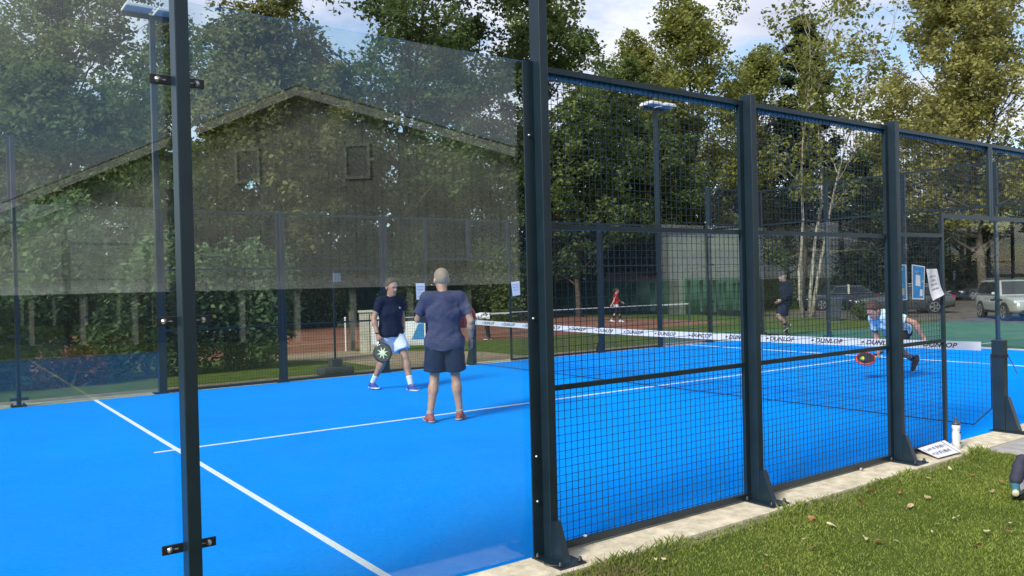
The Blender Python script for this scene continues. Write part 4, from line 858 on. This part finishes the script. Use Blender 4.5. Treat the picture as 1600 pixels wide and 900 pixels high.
def person(label, loc, rz, J, out, h=.010, b=1., skin=(.42, .24, .17), group=None, hair=None, shaved=False, cap=None, eyes=False, ponytail=False):
    """J holds joints in the body's own frame: +y forward, +x the person's right, z up"""
    t = thing('person', label, 'person', loc, rz, group); J = {k: np.array(v, float) for k, v in J.items()}
    allp = np.array([v for k, v in J.items() if not k.startswith(('h_', 'look', 'curl', 'flat'))]); lo, hi = allp.min(0)-.28, allp.max(0)+.28; lo[2] = max(lo[2], -.03)
    sidev = unit(J['shR']-J['shL']); pel = (J['hipR']+J['hipL'])/2; shm = (J['shR']+J['shL'])/2; up = unit(shm-pel); ch = lerp(pel, shm, .66); ab_ = lerp(pel, shm, .28)
    SK = M('skin_%d%d' % (int(skin[0]*100), int(skin[2]*100)), tuple(x*.85 for x in skin), .5, c2=tuple(min(1, x*1.1) for x in skin), scale=14, spec=.4)
    S = SDF(lo, hi, h)
    S.cone(J['hipL'], J['hipR'], .105*b, .105*b, .03).cone(pel, ab_, .105*b, .105*b, .03, sidev, 1.32).cone(ab_, ch, .108*b, .120*b, .04, sidev, 1.38)
    S.cone(ch, lerp(ch, shm, .75), .120*b, .085*b, .04, sidev, 1.6).cone(lerp(J['shL'], shm, .12), lerp(J['shR'], shm, .12), .062*b, .062*b, .035)
    S.cone(shm, J['head']-unit(J['head']-shm)*.06, .062*b, .055*b, .025)
    look = unit(J['look']); hs = unit(np.cross(look, [0, 0, 1])) if abs(look[2]) < .95 else sidev; hu = np.cross(hs, look); c = J['head']
    fr = [hs, look, hu]; HS = 1.12; X = lambda x, y, z: c+(hs*x+look*y+hu*z)*HS; E3 = lambda *r: tuple(q*HS for q in r)
    S.ell(X(0, -.008, .025), fr, E3(.076, .095, .093), .01).ell(X(0, .022, -.045), fr, E3(.060, .068, .075), .03)
    S.cone(X(0, .078, .012), X(0, .104, -.028), .010, .016, .012); S.cone(X(-.028, .082, .028), X(.028, .082, .028), .012, .012, .012)
    S.cone(X(-.02, .078, -.068), X(.02, .078, -.068), .012, .012, .010); S.ell(X(0, .068, -.10), fr, E3(.030, .026, .022), .02)
    for sx in (-1, 1):
        S.ell(X(sx*.080, -.008, -.012), fr, E3(.012, .022, .034), .006); S.cone(X(sx*.031, .100, .008), X(sx*.031, .096, .008), .014, .014, sub=True)
    for sd_ in 'LR':
        sh_, el, wr, hp, kn, an, toe = (J[q+sd_] for q in ('sh', 'el', 'wr', 'hip', 'kn', 'an', 'toe'))
        S.cone(sh_, lerp(sh_, el, .5), .054*b, .049*b, .03).cone(lerp(sh_, el, .4), el, .050*b, .040*b, .02).cone(el, lerp(el, wr, .3), .041*b, .044*b, .02).cone(lerp(el, wr, .25), wr, .044*b, .027, .02)
        S.cone(hp, lerp(hp, kn, .45), .092*b, .080*b, .04).cone(lerp(hp, kn, .4), kn, .080*b, .055*b, .03).cone(kn, lerp(kn, an, .32), .054*b, .058*b, .02, ).cone(lerp(kn, an, .25), an, .058*b, .036, .03)
        S.cone(an, lerp(an, toe, .2), .034, .026, .02)
        bk = unit(np.cross(sidev, unit(an-kn))); S.ell(lerp(kn, an, .30)+bk*(-.018), [sidev, bk, unit(an-kn)], (.046*b, .045*b, .11), .02)
        hd = J.get('h_d'+sd_, unit(wr-el)); S_p = J.get('h_p'+sd_, sidev*(-1 if sd_ == 'R' else 1)); S_o = J.get('h_o'+sd_, np.cross(sidev, hd))
        hand(S, wr, hd, S_p, S_o, J['curl'+sd_][0] if 'curl'+sd_ in J else .35)
    S.mesh('body', SK, t)
    if eyes:
        for sx in (-1, 1):
            MB().lathe([(.002, -.009), (.009, -.004), (.0105, 0), (.009, .004), (.002, .009)], 10).build('eye', M('eye_dark', (.03, .02, .015), .2), t, True).location = tuple(X(sx*.031, .080, .008))
    hm = lambda S2, e: S2.ell(X(0, -.010, .028), fr, E3(.076+e, .096+e, .094+e), .01)
    if hair is not None:
        S2 = SDF(c-.2, c+.2, min(h, .009)); hm(S2, .006 if shaved else .014)
        if not shaved: S2.ell(X(0, .035, .095), fr, E3(.060, .055, .030), .02); S2.folds(.004, 160)
        if ponytail: S2.ell(X(0, -.11, .0), fr, (.03, .05, .06), .02)
        S2.half(X(0, .024 if not shaved else .012, .03), look*1.0-hu*.62 if not shaved else look*1.0-hu*.35); S2.half(X(0, -.05, -.055), -hu)
        S2.mesh('hair', M('hair_%d' % int(hair[0]*1000), tuple(x*.7 for x in hair), .7, c2=hair, scale=60), t)
    if cap is not None:
        S2 = SDF(c-.2, c+.24, min(h, .010)); hm(S2, .016); S2.half(X(0, 0, .028), -hu); S2.cone(X(-.04, .10, .035), X(.04, .10, .035), .012, .012, .02).cone(X(0, .06, .036), X(0, .15, .03), .045, .045, .02, hu, .25)
        S2.ell(X(0, -.005, .135), fr, (.02, .02, .02), .004); S2.mesh('cap', cap, t)
    o = out
    if 'shirt' in o:
        e = o.get('ease', .016); S2 = SDF(lo, hi, h); sl_ = o.get('sleeve', .62)
        S2.cone(lerp(shm, ch, .25), ch, .098*b+e, .120*b+e, .05, sidev, 1.55).cone(ch, ab_, .120*b+e, .112*b+e, .04, sidev, 1.42).cone(ab_, pel-up*.12, .112*b+e, .118*b+e*1.3, .03, sidev, 1.42).cone(J['hipL'], J['hipR'], .105*b+o.get('sease', .022)+.012, .105*b+o.get('sease', .022)+.012, .04); S2.half(pel-up*o.get('hem', .06), -up)
        S2.cone(lerp(J['shL'], shm, .12), lerp(J['shR'], shm, .12), .062*b+e*.8, .062*b+e*.8, .05); S2.cone(shm, shm+unit(J['head']-shm)*.055, .068*b+.012, .060*b+.010, .03, cut=True)
        for sd_ in 'LR':
            sh_, el, wr = J['sh'+sd_], J['el'+sd_], J['wr'+sd_]
            if sl_ <= 1: S2.cone(sh_, lerp(sh_, el, sl_), .054*b+e*.55, .052*b+e*1.0, .03, cut=True)
            else: S2.cone(sh_, el, .054*b+e, .046*b+e, .03).cone(el, lerp(el, wr, .97), .046*b+e, .034+e, .03, cut=True)
        S2.folds(o.get('fold', .005)*1.3, 19).folds(o.get('fold', .005)*.9, 34).folds(.0018, 70); sm = S2.mesh('shirt', o['shirt'], t)
        if o.get('logo'):
            fw = unit(np.cross(up, sidev)); lp = ch+up*.06+sidev*-.08+fw*(.120*b+e+.012); mb = MB()
            for k in range(3): mb.add([lp+sidev*(k*.014-.02)+up*-.014, lp+sidev*(k*.014-.010)+up*-.014, lp+sidev*(k*.014-.014)+up*(.0+.009*k), lp+sidev*(k*.014-.024)+up*(.0+.009*k)], [(0, 1, 2, 3)])
            mb.build('logo', WHITE, sm)
        if o.get('collar'):
            S3 = SDF(shm-.2, shm+.2, min(h, .008)); S3.cone(shm+unit(J['head']-shm)*.03, shm+unit(J['head']-shm)*.075, .078*b, .070*b, .01); S3.half(shm+unit(J['head']-shm)*.072, J['head']-shm); S3.mesh('collar', o['collar'], sm)
    if 'shorts' in o:
        S2 = SDF(lo, hi, h); ln = o.get('short_len', .80); e = o.get('sease', .022)
        S2.cone(pel+up*.06, pel, .108*b+.010, .112*b+e, .03, sidev, 1.34).cone(J['hipL'], J['hipR'], .105*b+e, .105*b+e, .03)
        for sd_ in 'LR':
            hp, kn, an = J['hip'+sd_], J['kn'+sd_], J['an'+sd_]
            if ln <= 1: S2.cone(hp, lerp(hp, kn, ln), .098*b+e, .092*b+e*o.get('flare', 1.3), .025, cut=True)
            else: S2.cone(hp, kn, .095*b+e, .060*b+e, .03).cone(kn, lerp(kn, an, .93), .062*b+e, .042+e, .03, cut=True)
        S2.folds(.005, 30); S2.mesh('shorts' if ln <= 1 else 'trousers', o['shorts'], t)
    for sd_ in 'LR':
        an, toe, kn = J['an'+sd_], J['toe'+sd_], J['kn'+sd_]; fd = unit(toe-an); fd2 = unit(np.array([fd[0], fd[1], fd[2]*.3])) if o.get('flat', True) else fd
        sole = np.array([0, 0, -1.]) if J.get('flat'+sd_, np.array([1.]))[0] else unit(an-kn)
        if not J.get('flat'+sd_, np.array([1.]))[0]: fd2 = unit(toe-an); fd2 = unit(fd2-sole*(fd2@sole))
        base = an+sole*.055; sdv = np.cross(fd2, sole)
        S2 = SDF(an-.32, an+.32, min(h, .010)); S2.cone(base-fd2*.055, base+fd2*.06, .043, .046, .03, sdv, .92).cone(base+fd2*.05, base+fd2*.155-sole*(-.012), .044, .034, .03, sdv, 1.15).cone(an, base, .046, .05, .03)
        S2.half(base+sole*.022, sole); S2.half(an-sole*.03, -sole); sh_ = S2.mesh('shoe', o['shoe'], t)
        S3 = SDF(an-.32, an+.32, min(h, .010)); S3.cone(base-fd2*.060+sole*.010, base+fd2*.06+sole*.010, .047, .050, .03, sdv, .92).cone(base+fd2*.05+sole*.010, base+fd2*.160+sole*.006, .048, .037, .03, sdv, 1.15)
        S3.half(base+sole*.026, sole); S3.half(base+sole*.004, -sole); S3.mesh('sole', o.get('sole', WHITE), sh_)
        if 'sock' in o:
            S2 = SDF(an-.25, an+.25, min(h, .010)); S2.cone(an, lerp(an, kn, o.get('sock_h', .30)), .043, .052*b, .01, cut=True); S2.mesh('sock', o['sock'], t)
    return t
FAB = lambda n, c, v=.06: M(n, c, .85, var=v, scale=30, bump=.15, bscale=250, spec=.15)
def racket(label, grip, axis, face_n, face, rim, name='padel_racket', pat=None):
    """grip: point in the hand; axis points from the handle to the head"""
    t = thing(name, label, 'racket', tuple(grip)); axis = unit(axis); n = unit(face_n-axis*(np.array(face_n)@axis)); s = np.cross(axis, n); m = Matrix(((s[0], axis[0], n[0], grip[0]), (s[1], axis[1], n[1], grip[1]), (s[2], axis[2], n[2], grip[2]), (0, 0, 0, 1)))
    t.matrix_world = m
    MB().tube([(0, -.09, 0), (0, .07, 0)], [.017, .015], 10).build('handle', BLK, t)
    out = [(.13*math.sin(a)*(1+.06*math.cos(a)), .225-.135*math.cos(a)) for a in np.linspace(0, 2*PI, 28, endpoint=False)]
    bevel(MB().prism(out, 2, -.019, .019).build('head', face, t), .006)
    ring = np.array([(x*1.01, .225+(y-.225)*1.01, 0) for x, y in out+out[:1]]); MB().tube(ring, .0205, 6, False).build('rim', rim, t, True)
    for sx in (-1, 1): MB().tube([(sx*.008, .06, 0), (sx*.045, .115, 0)], .013, 8).build('throat', rim, t)
    mb = MB()
    for z in (-.0195, .0195):
        for i in range(5):
            for j in range(6):
                if abs(i-2)+abs(j-2.5)*.8 < 3.6: mb.lathe([(.0055, -.0006), (.0055, .0006)], 6, ((i-2)*.036, .225+(j-2.5)*.034, z))
    mb.build('holes', BLK, t)
    if pat:
        mb = MB(); k = 8
        star = [((.095 if i % 2 == 0 else .035)*math.sin(i*PI/k), .225+(.105 if i % 2 == 0 else .035)*math.cos(i*PI/k)) for i in range(2*k)]
        for z0, z1 in ((.0192, .0203), (-.0203, -.0192)): mb.prism(star, 2, z0, z1)
        mb.build('star_print', pat, t)
    return t
def std(H=1.8, **k):
    s = H/1.8
    J = dict(hipL=(-.095, 0, .93), hipR=(.095, 0, .93), knL=(-.11, .02, .50), knR=(.11, .02, .50), anL=(-.12, -.02, .085), anR=(.12, -.02, .085), toeL=(-.14, .15, .04), toeR=(.14, .15, .04),
             shL=(-.195, 0, 1.455), shR=(.195, 0, 1.455), elL=(-.26, -.02, 1.16), elR=(.26, -.02, 1.16), wrL=(-.27, .06, .91), wrR=(.27, .06, .91), head=(0, .03, 1.675), look=(0, 1, -.05))
    J.update({a: b for a, b in k.items()})
    return {a: (tuple(x*s for x in b) if not a.startswith(('look', 'h_', 'curl', 'flat')) else b) for a, b in J.items()}
NAVY = FAB('navy_cloth', (.008, .014, .038)); NAVY2 = FAB('navy_shorts', (.012, .022, .060)); WHT = FAB('white_cloth', (.60, .66, .80), .06); PURP = FAB('purple_cloth', (.050, .056, .115)); SKYB = FAB('pale_blue_cloth', (.46, .62, .66), .05); REDC = FAB('red_cloth', (.45, .025, .045)); DGREY = FAB('charcoal_cloth', (.02, .021, .026))
SHB = M('shoe_blue', (.02, .045, .25), .6, var=.3, scale=50); SHR = M('shoe_red', (.22, .03, .035), .6, c2=(.32, .10, .10), scale=50); SHD = M('shoe_dark', (.03, .03, .035), .6); SOLEW = M('sole_white', (.55, .55, .55), .6); SOLEG = M('sole_grey', (.30, .29, .28), .6)
# man in the navy polo: walks towards -y, right hand holds the racket, left hand in the pocket
J1 = std(1.76, hipL=(-.095, .02, .925), hipR=(.095, -.0, .925), knL=(-.10, .22, .53), anL=(-.10, .345, .085), toeL=(-.07, .52, .045), knR=(.10, -.07, .505), anR=(.11, -.345, .10), toeR=(.14, -.19, .045),
         shL=(-.20, .03, 1.455), shR=(.20, -.02, 1.45), elR=(.30, -.06, 1.17), wrR=(.305, .03, .925), h_dR=(0, .12, -1), h_pR=(-1, .1, 0), h_oR=(.1, 1, .1), curlR=(1.0,), elL=(-.33, -.07, 1.20), wrL=(-.22, .07, 1.0), h_dL=(.45, .35, -.8), curlL=(.5,), head=(.0, .05, 1.675), look=(.10, 1, -.22))
p1 = (6.93, 7.70, 0); r1 = R(-75)-PI/2
P1 = person('man in navy polo and white shorts with a racket, walking left of the purple shirt', p1, r1, J1, dict(shirt=NAVY, logo=True, collar=NAVY, shorts=WHT, short_len=.72, flare=1.7, shoe=SHB, sole=SOLEW, sock=WHT, sock_h=.34), h=.010, skin=(.40, .22, .155), hair=(.030, .017, .010), eyes=True)
def w2(p, loc, rz): c_, s_ = math.cos(rz), math.sin(rz); return np.array([loc[0]+c_*p[0]-s_*p[1], loc[1]+s_*p[0]+c_*p[1], loc[2]+p[2]])
k_ = 1.76/1.8
gp = w2((.29*k_, .045*k_, .845*k_), p1, r1)
racket('black padel racket with a pale star print in the navy man\'s right hand', gp, np.array([.10, -.30, -.95]), np.array([-.62, -.75, .1]), M('racket_black', (.02, .024, .024), .35), BLKP, pat=M('star_print', (.50, .60, .42), .5))
MB().tube([w2((.305*k_+.036*math.cos(a), .03*k_+.036*math.sin(a), .945*k_), (0, 0, 0), 0) for a in np.linspace(0, 2*PI, 14)], .010, 6).build('wristband', BLK, P1)
# man in the purple shirt, seen from behind
J2 = std(1.86, knL=(-.125, .03, .50), anL=(-.19, -.06, .085), toeL=(-.24, .09, .04), knR=(.125, .03, .50), anR=(.165, .02, .085), toeR=(.22, .18, .04), hipL=(-.10, 0, .93), hipR=(.10, 0, .93),
         shL=(-.215, .01, 1.455), shR=(.215, .01, 1.45), elL=(-.30, .12, 1.20), wrL=(-.06, .30, 1.185), h_dL=(.85, .5, .0), h_pL=(.2, .3, -1), h_oL=(0, .5, .7), curlL=(.9,), elR=(.315, -.02, 1.17), wrR=(.325, .12, .93), h_dR=(-.05, .3, -.95), curlR=(.6,), head=(-.015, .05, 1.665), look=(-.30, 1, -.18))
p2 = (6.04, 4.57, 0); r2 = YAW+R(8)-PI/2
P2 = person('balding man in faded purple shirt and navy shorts, standing with his back turned', p2, r2, J2, dict(shirt=PURP, ease=.020, hem=.10, sleeve=.72, fold=.006, shorts=NAVY2, short_len=.80, flare=1.5, sease=.03, shoe=SHR, sole=SOLEG, sock=M('sock_grey', (.3, .28, .27), .8), sock_h=.10), h=.010, b=1.0, skin=(.42, .25, .18), hair=(.27, .20, .15), shaved=True)
k_ = 1.86/1.8
racket('red padel racket held at the chest of the man in purple', w2((.045*k_, .34*k_, 1.19*k_), p2, r2), np.array(w2((.97, .02, .10), (0, 0, 0), r2)), np.array(w2((0, 1, .1), (0, 0, 0), r2)), M('racket_red', (.50, .05, .045), .4), M('racket_red2', (.42, .06, .05), .4))
MB().tube([((.335+.034*math.cos(a))*k_, (.115+.034*math.sin(a))*k_, .955*k_) for a in np.linspace(0, 2*PI, 14)], .011, 6).build('wristwatch', BLK, P2)
# bending player beyond the net; +y points to image left and a little towards the camera
J3 = dict(hipL=(-.10, 0, .76), hipR=(.10, .02, .76), knL=(-.16, .28, .47), anL=(-.16, .22, .09), toeL=(-.18, .38, .04), knR=(.17, -.16, .43), anR=(.20, -.54, .26), toeR=(.21, -.52, .07), flatR=(0,),
          shL=(-.20, .36, 1.04), shR=(.19, .32, .97), elL=(-.42, .12, .90), wrL=(-.46, -.02, .66), h_dL=(-.1, -.05, -1), h_pL=(0, -1, 0), h_oL=(1, 0, 0), curlL=(.3,), elR=(.26, .20, .70), wrR=(.20, .17, .44), h_dR=(-.1, .75, -.6), curlR=(1.0,), h_pR=(-.5, -.3, -.8), h_oR=(0, .4, .9), head=(-.02, .53, 1.10), look=(.05, .72, -.69))
p3 = (13.38, 2.90, 0); r3 = R(166)-PI/2
person('player in pale blue shirt bending low for the ball beyond the net', p3, r3, J3, dict(shirt=SKYB, ease=.022, fold=.007, hem=.02, shorts=DGREY, short_len=.75, shoe=SHD, sole=SOLEW, sock=DGREY, sock_h=.25), h=.011, skin=(.42, .22, .16), hair=(.06, .03, .02))
g3 = w2((.19, .24, .39), p3, r3)
racket('dark padel racket with red edge held low by the bending player', g3, np.array([-.80, .40, -.28]), np.array([-.25, -.45, .85]), M('racket_dark', (.025, .025, .03), .35), M('racket_red', (.5, .05, .045), .4))
bl = U(1348, 560, 12.75); t = thing('padel_ball', 'yellow ball in the air just above the bending player\'s racket', 'ball', tuple(bl)); 
a_ = np.linspace(-PI/2, PI/2, 9); MB().lathe([(max(.001, .033*math.cos(a)), .033*math.sin(a)) for a in a_], 16).build('felt', M('ball_felt', (.55, .62, .03), .9, bump=.3, bscale=300), t, True)
b_ = np.linspace(0, 2*PI, 30); MB().tube(np.c_[.0325*np.cos(b_)*np.cos(.4*np.sin(2*b_)), .0325*np.sin(b_)*np.cos(.4*np.sin(2*b_)), .0325*np.sin(.4*np.sin(2*b_))], .0012, 4, False).build('seam', WHITE, t)
# walker behind the end wall
J4 = std(1.80, hipL=(-.095, .02, .93), knL=(-.10, .24, .58), anL=(-.10, .02, .33), toeL=(-.10, .10, .20), flatL=(0,), knR=(.10, .03, .50), anR=(.10, -.05, .085), toeR=(.11, .12, .04), elL=(-.28, -.02, 1.17), wrL=(-.24, .22, 1.02), elR=(.27, -.16, 1.19), wrR=(.27, -.20, .95), head=(0, .06, 1.675), look=(0, 1, -.12))
p4 = (20.35, 9.95, -.02); r4 = R(146)-PI/2
person('walker in dark jacket, shorts and bobble cap behind the end wall', p4, r4, J4, dict(shirt=NAVY, sleeve=1.5, ease=.03, hem=.10, shorts=NAVY2, short_len=.85, sease=.03, shoe=SHD, sole=SOLEW, sock=DGREY, sock_h=.25), h=.014, skin=(.45, .26, .20), cap=DGREY)
# tennis player in red
J5 = std(1.66, hipL=(-.09, .0, .93), knL=(-.09, .16, .52), anL=(-.09, .24, .09), toeL=(-.09, .41, .06), knR=(.09, -.02, .52), anR=(.09, -.28, .13), toeR=(.09, -.14, .05), elL=(-.26, .10, 1.2), wrL=(-.24, .32, 1.06), elR=(.26, -.12, 1.18), wrR=(.27, -.24, .98), head=(0, .05, 1.675), look=(0, 1, -.1))
p5 = (28.5, 25.5, -.419); r5 = R(-36)-PI/2
P5 = person('tennis player in red top and white skirt walking on the clay court', p5, r5, J5, dict(shirt=REDC, ease=.012, hem=-.02, sleeve=.35, shorts=WHT, short_len=.42, flare=1.6, shoe=WHT, sole=SOLEW), h=.014, b=.9, skin=(.45, .27, .21), hair=(.03, .018, .012), ponytail=True)
for sd_ in 'LR':
    s_ = 1.66/1.8; S2 = SDF(np.array(J5['kn'+sd_])-.5, np.array(J5['kn'+sd_])+.5, .014); S2.cone(lerp(J5['hip'+sd_], J5['kn'+sd_], .3), J5['kn'+sd_], .085, .058, .02).cone(J5['kn'+sd_], lerp(J5['kn'+sd_], J5['an'+sd_], .75), .060, .050, .03, cut=True); S2.mesh('legging', DGREY, P5)
# person bending over on the clay
J6 = dict(hipL=(-.09, -.05, .84), hipR=(.09, -.05, .84), knL=(-.11, .0, .46), knR=(.11, -.02, .46), anL=(-.12, -.05, .085), anR=(.12, -.08, .085), toeL=(-.13, .11, .04), toeR=(.13, .09, .04), shL=(-.19, .38, .86), shR=(.19, .38, .86), elL=(-.24, .44, .58), elR=(.24, .44, .58), wrL=(-.2, .52, .34), wrR=(.2, .52, .34), head=(0, .60, .80), look=(0, .4, -.9))
person('person in white and black top bending over on the clay behind the net', (17.7, 20.9, -.419), R(150)-PI/2, J6, dict(shirt=M('striped_white', (.03, .03, .035), .85, c2=(.65, .66, .70), scale=4, lo=.44, hi=.50), ease=.02, sleeve=1.5, shorts=DGREY, short_len=1.5, shoe=SHD), h=.014, skin=(.35, .2, .15), hair=(.03, .02, .015))

# ------------------------------------------------------------------ bag at the right edge
bgp = (7.50, -1.38, -.025); t = thing('rucksack', 'grey rucksack with blue and teal items lying on the grass at right edge', 'bag', bgp, R(20))
S = SDF((-.3, -.35, -.05), (.45, .35, .5), .012); S.cone((-.05, .0, .09), (.2, -.05, .11), .10, .13, .05, (0, 1, 0), 1.4).cone((.0, .1, .06), (.22, .12, .07), .07, .08, .05).cone((-.12, -.05, .03), (.0, -.12, .05), .03, .05, .03); S.half((0, 0, .002), (0, 0, -1)); S.folds(.009, 40); S.mesh('body', M('bag_grey', (.10, .105, .12), .8, c2=(.26, .27, .29), scale=20, bump=.2), t)
S = SDF((-.2, -.3, .05), (.4, .4, .5), .012); S.cone((-.06, .15, .16), (-.01, .12, .30), .045, .04, .03).cone((.02, .12, .14), (.05, .06, .30), .05, .05, .03); S.folds(.006, 40); S.mesh('dark_sleeve', M('bag_navy', (.025, .028, .05), .8), t)
S = SDF((-.35, -.2, -.05), (.2, .3, .3), .012); S.cone((-.15, .15, .09), (-.03, .16, .13), .026, .034, .02); S.mesh('teal_pocket', M('bag_teal', (.03, .13, .16), .7), t)
MB().tube([(-.17, .15, .085), (-.19, .15, .08), (-.195, .15, .078)], [.024, .022, .012], 10).build('cap', M('cap_cream', (.5, .5, .38), .6), t)
MB().tube([(-.10, .17, .02), (-.15, .12, .07), (-.09, .06, .14), (.0, .02, .21)], .011, 6).build('strap', BLK, t)

# ------------------------------------------------------------------ lawn: blades and fallen leaves
g = np.random.default_rng(77)
def lawn_ok(x, y):
    edge = -.325+.012*np.sin(x*3.1)+.012*np.sin(x*8.3+1); return (y < edge) & ~((x > 8.95+.03*np.sin(y*9)) & (y > -1.95))
def scatter(n, xr, yr):
    x = g.uniform(*xr, n); y = g.uniform(*yr, n); m = lawn_ok(x, y); return x[m], y[m]
xa, ya = scatter(260000, (2.6, 9.6), (-4.2, -.28)); d = (xa-CAM[0])*Fv[0]+(ya-CAM[1])*Fv[1]; lat = (xa-CAM[0])*Rv[0]+(ya-CAM[1])*Rv[1]
m = (d > 3.2) & (lat/d > -.05) & (lat/d < .85); xa, ya = xa[m], ya[m]
xb, yb_ = scatter(50000, (7, 16), (-7, -.28)); m = (yb_ < -1.95) | (xb < 9); xa = np.r_[xa, xb[m]]; ya = np.r_[ya, yb_[m]]
pn = np.sin(xa*2.3+np.sin(ya*3.1))*np.cos(ya*2.7+1.3*np.sin(xa*1.7)); keep = g.random(len(xa)) < .78+.25*pn; xa, ya, pn = xa[keep], ya[keep], pn[keep]
n = len(xa); near = np.clip((-ya-.33)/.14, 0, 1); tuft = np.clip(.5+np.sin(xa*4.3+1)+.6*np.sin(xa*11), 0, 1.6); ht = (.009+.013*g.random(n)+.004*pn)*(1+(.5+1.6*tuft)*(1-near)*(g.random(n) < .6)); az = g.uniform(0, 2*np.pi, n); wd = .0016+.0016*g.random(n); ln = ht*g.uniform(.2, 1.1, n); la = g.uniform(0, 2*np.pi, n)
V = np.empty((n, 4, 3)); cx, sx = np.cos(az)*wd, np.sin(az)*wd; zb0 = np.full(n, -.03)
V[:, 0] = np.c_[xa-cx, ya-sx, zb0]; V[:, 1] = np.c_[xa+cx, ya+sx, zb0]
V[:, 2] = np.c_[xa+cx*.25+np.cos(la)*ln, ya+sx*.25+np.sin(la)*ln, -.025+ht]; V[:, 3] = np.c_[xa-cx*.8+np.cos(la)*ln*.4, ya-sx*.8+np.sin(la)*ln*.4, -.025+ht*.6]
GRASS = M('grass_blade', (.080, .145, .014), .6, c2=(.34, .39, .085), scale=1.1, trans=.3, island=True, spec=.3, lo=.05, hi=1.0)
tag(mesh_obj('grass', V.reshape(-1, 3), np.arange(4*n).reshape(n, 4), GRASS, kind='stuff'), 'short green lawn grass in the right foreground', 'grass')
# dry tussock by the tall post
n = 900; xx = g.normal(4.05, .22, n); yy = g.normal(-.50, .09, n); x3 = g.uniform(3.4, 9.0, 9000); y3 = -.335-3.2*g.random(9000)**2.0; ok3 = (np.sin(x3*4.1+1)*np.sin(x3*1.7+y3*5)+.4*g.normal(0, 1, 9000) > .25); xx = np.r_[xx, x3[ok3]]; yy = np.r_[yy, y3[ok3]]; n = len(xx); P_ = np.c_[xx, yy, np.full(n, -.03)]; dr = g.normal(0, 1, (n, 3)); dr[:, 2] = np.abs(dr[:, 2])*.8+.3; dr /= np.linalg.norm(dr, axis=1)[:, None]; sd2 = np.cross(dr, g.normal(0, 1, (n, 3)))*.0016; tip = P_+dr*g.uniform(.02, np.where(np.arange(n) < 900, .09, .035), n)[:, None]
V = np.stack([P_-sd2, P_+sd2, tip+sd2*.2, tip-sd2*.2], 1)
tag(mesh_obj('dry_grass', V.reshape(-1, 3), np.arange(4*n).reshape(n, 4), M('dry_blade', (.10, .08, .035), .8, c2=(.24, .19, .09), scale=2, trans=.2, island=True, lo=.05, hi=1), kind='stuff'), 'dry brown grass and thatch along the kerb and lawn', 'grass')
LM = [M('dead_leaf_a', (.30, .20, .09), .7, c2=(.45, .36, .20), scale=30), M('dead_leaf_b', (.20, .085, .035), .7, c2=(.32, .15, .06), scale=30), M('dead_leaf_c', (.40, .36, .18), .7, c2=(.55, .50, .30), scale=30)]
def leaf_mesh(k, mat):
    q = np.random.default_rng(k); a = np.linspace(0, 2*PI, 14, endpoint=False); r = (1+.22*np.cos(3*a+q.random()*3)+.12*q.normal(0, 1, 14))
    x, y = .036*r*np.cos(a), .026*r*np.sin(a); z = .006+.012*np.sin(a*2+q.random()*6)*r*.6; V = np.vstack([np.c_[x, y, z], [[0, 0, .004]], [[-.036, 0, .008], [-.064, .004, .012], [-.064, .001, .012]]])
    o = mesh_obj('fallen_leaf', V, [(i, (i+1) % 14, 14) for i in range(14)]+[(15, 16, 17)], mat); return o
protos = [leaf_mesh(k, LM[k % 3]) for k in range(6)]
spots = []
for k in range(400):
    x, y = g.uniform(3.6, 10.5), g.uniform(-3.6, -.5); d = (x-CAM[0])*Fv[0]+(y-CAM[1])*Fv[1]; lt = (x-CAM[0])*Rv[0]+(y-CAM[1])*Rv[1]
    if d > 4.6 and .08 < lt/d < .66 and lawn_ok(np.array([x]), np.array([y]))[0]: spots.append((x, y))
spots = spots[:40]
for i, (x, y) in enumerate(spots):
    o = protos[i] if i < 6 else protos[i % 6].copy()
    if i >= 6: col.objects.link(o)
    o.location = (x, y, -.002+.018*g.random()); o.rotation_euler = (g.normal(0, .3), g.normal(0, .3), g.uniform(0, 6.28)); s_ = g.uniform(.35, .85); o.scale = (s_, s_, s_)
    tag(o, 'dry fallen leaf lying on the foreground lawn', 'leaf', 'fallen leaves on the lawn')
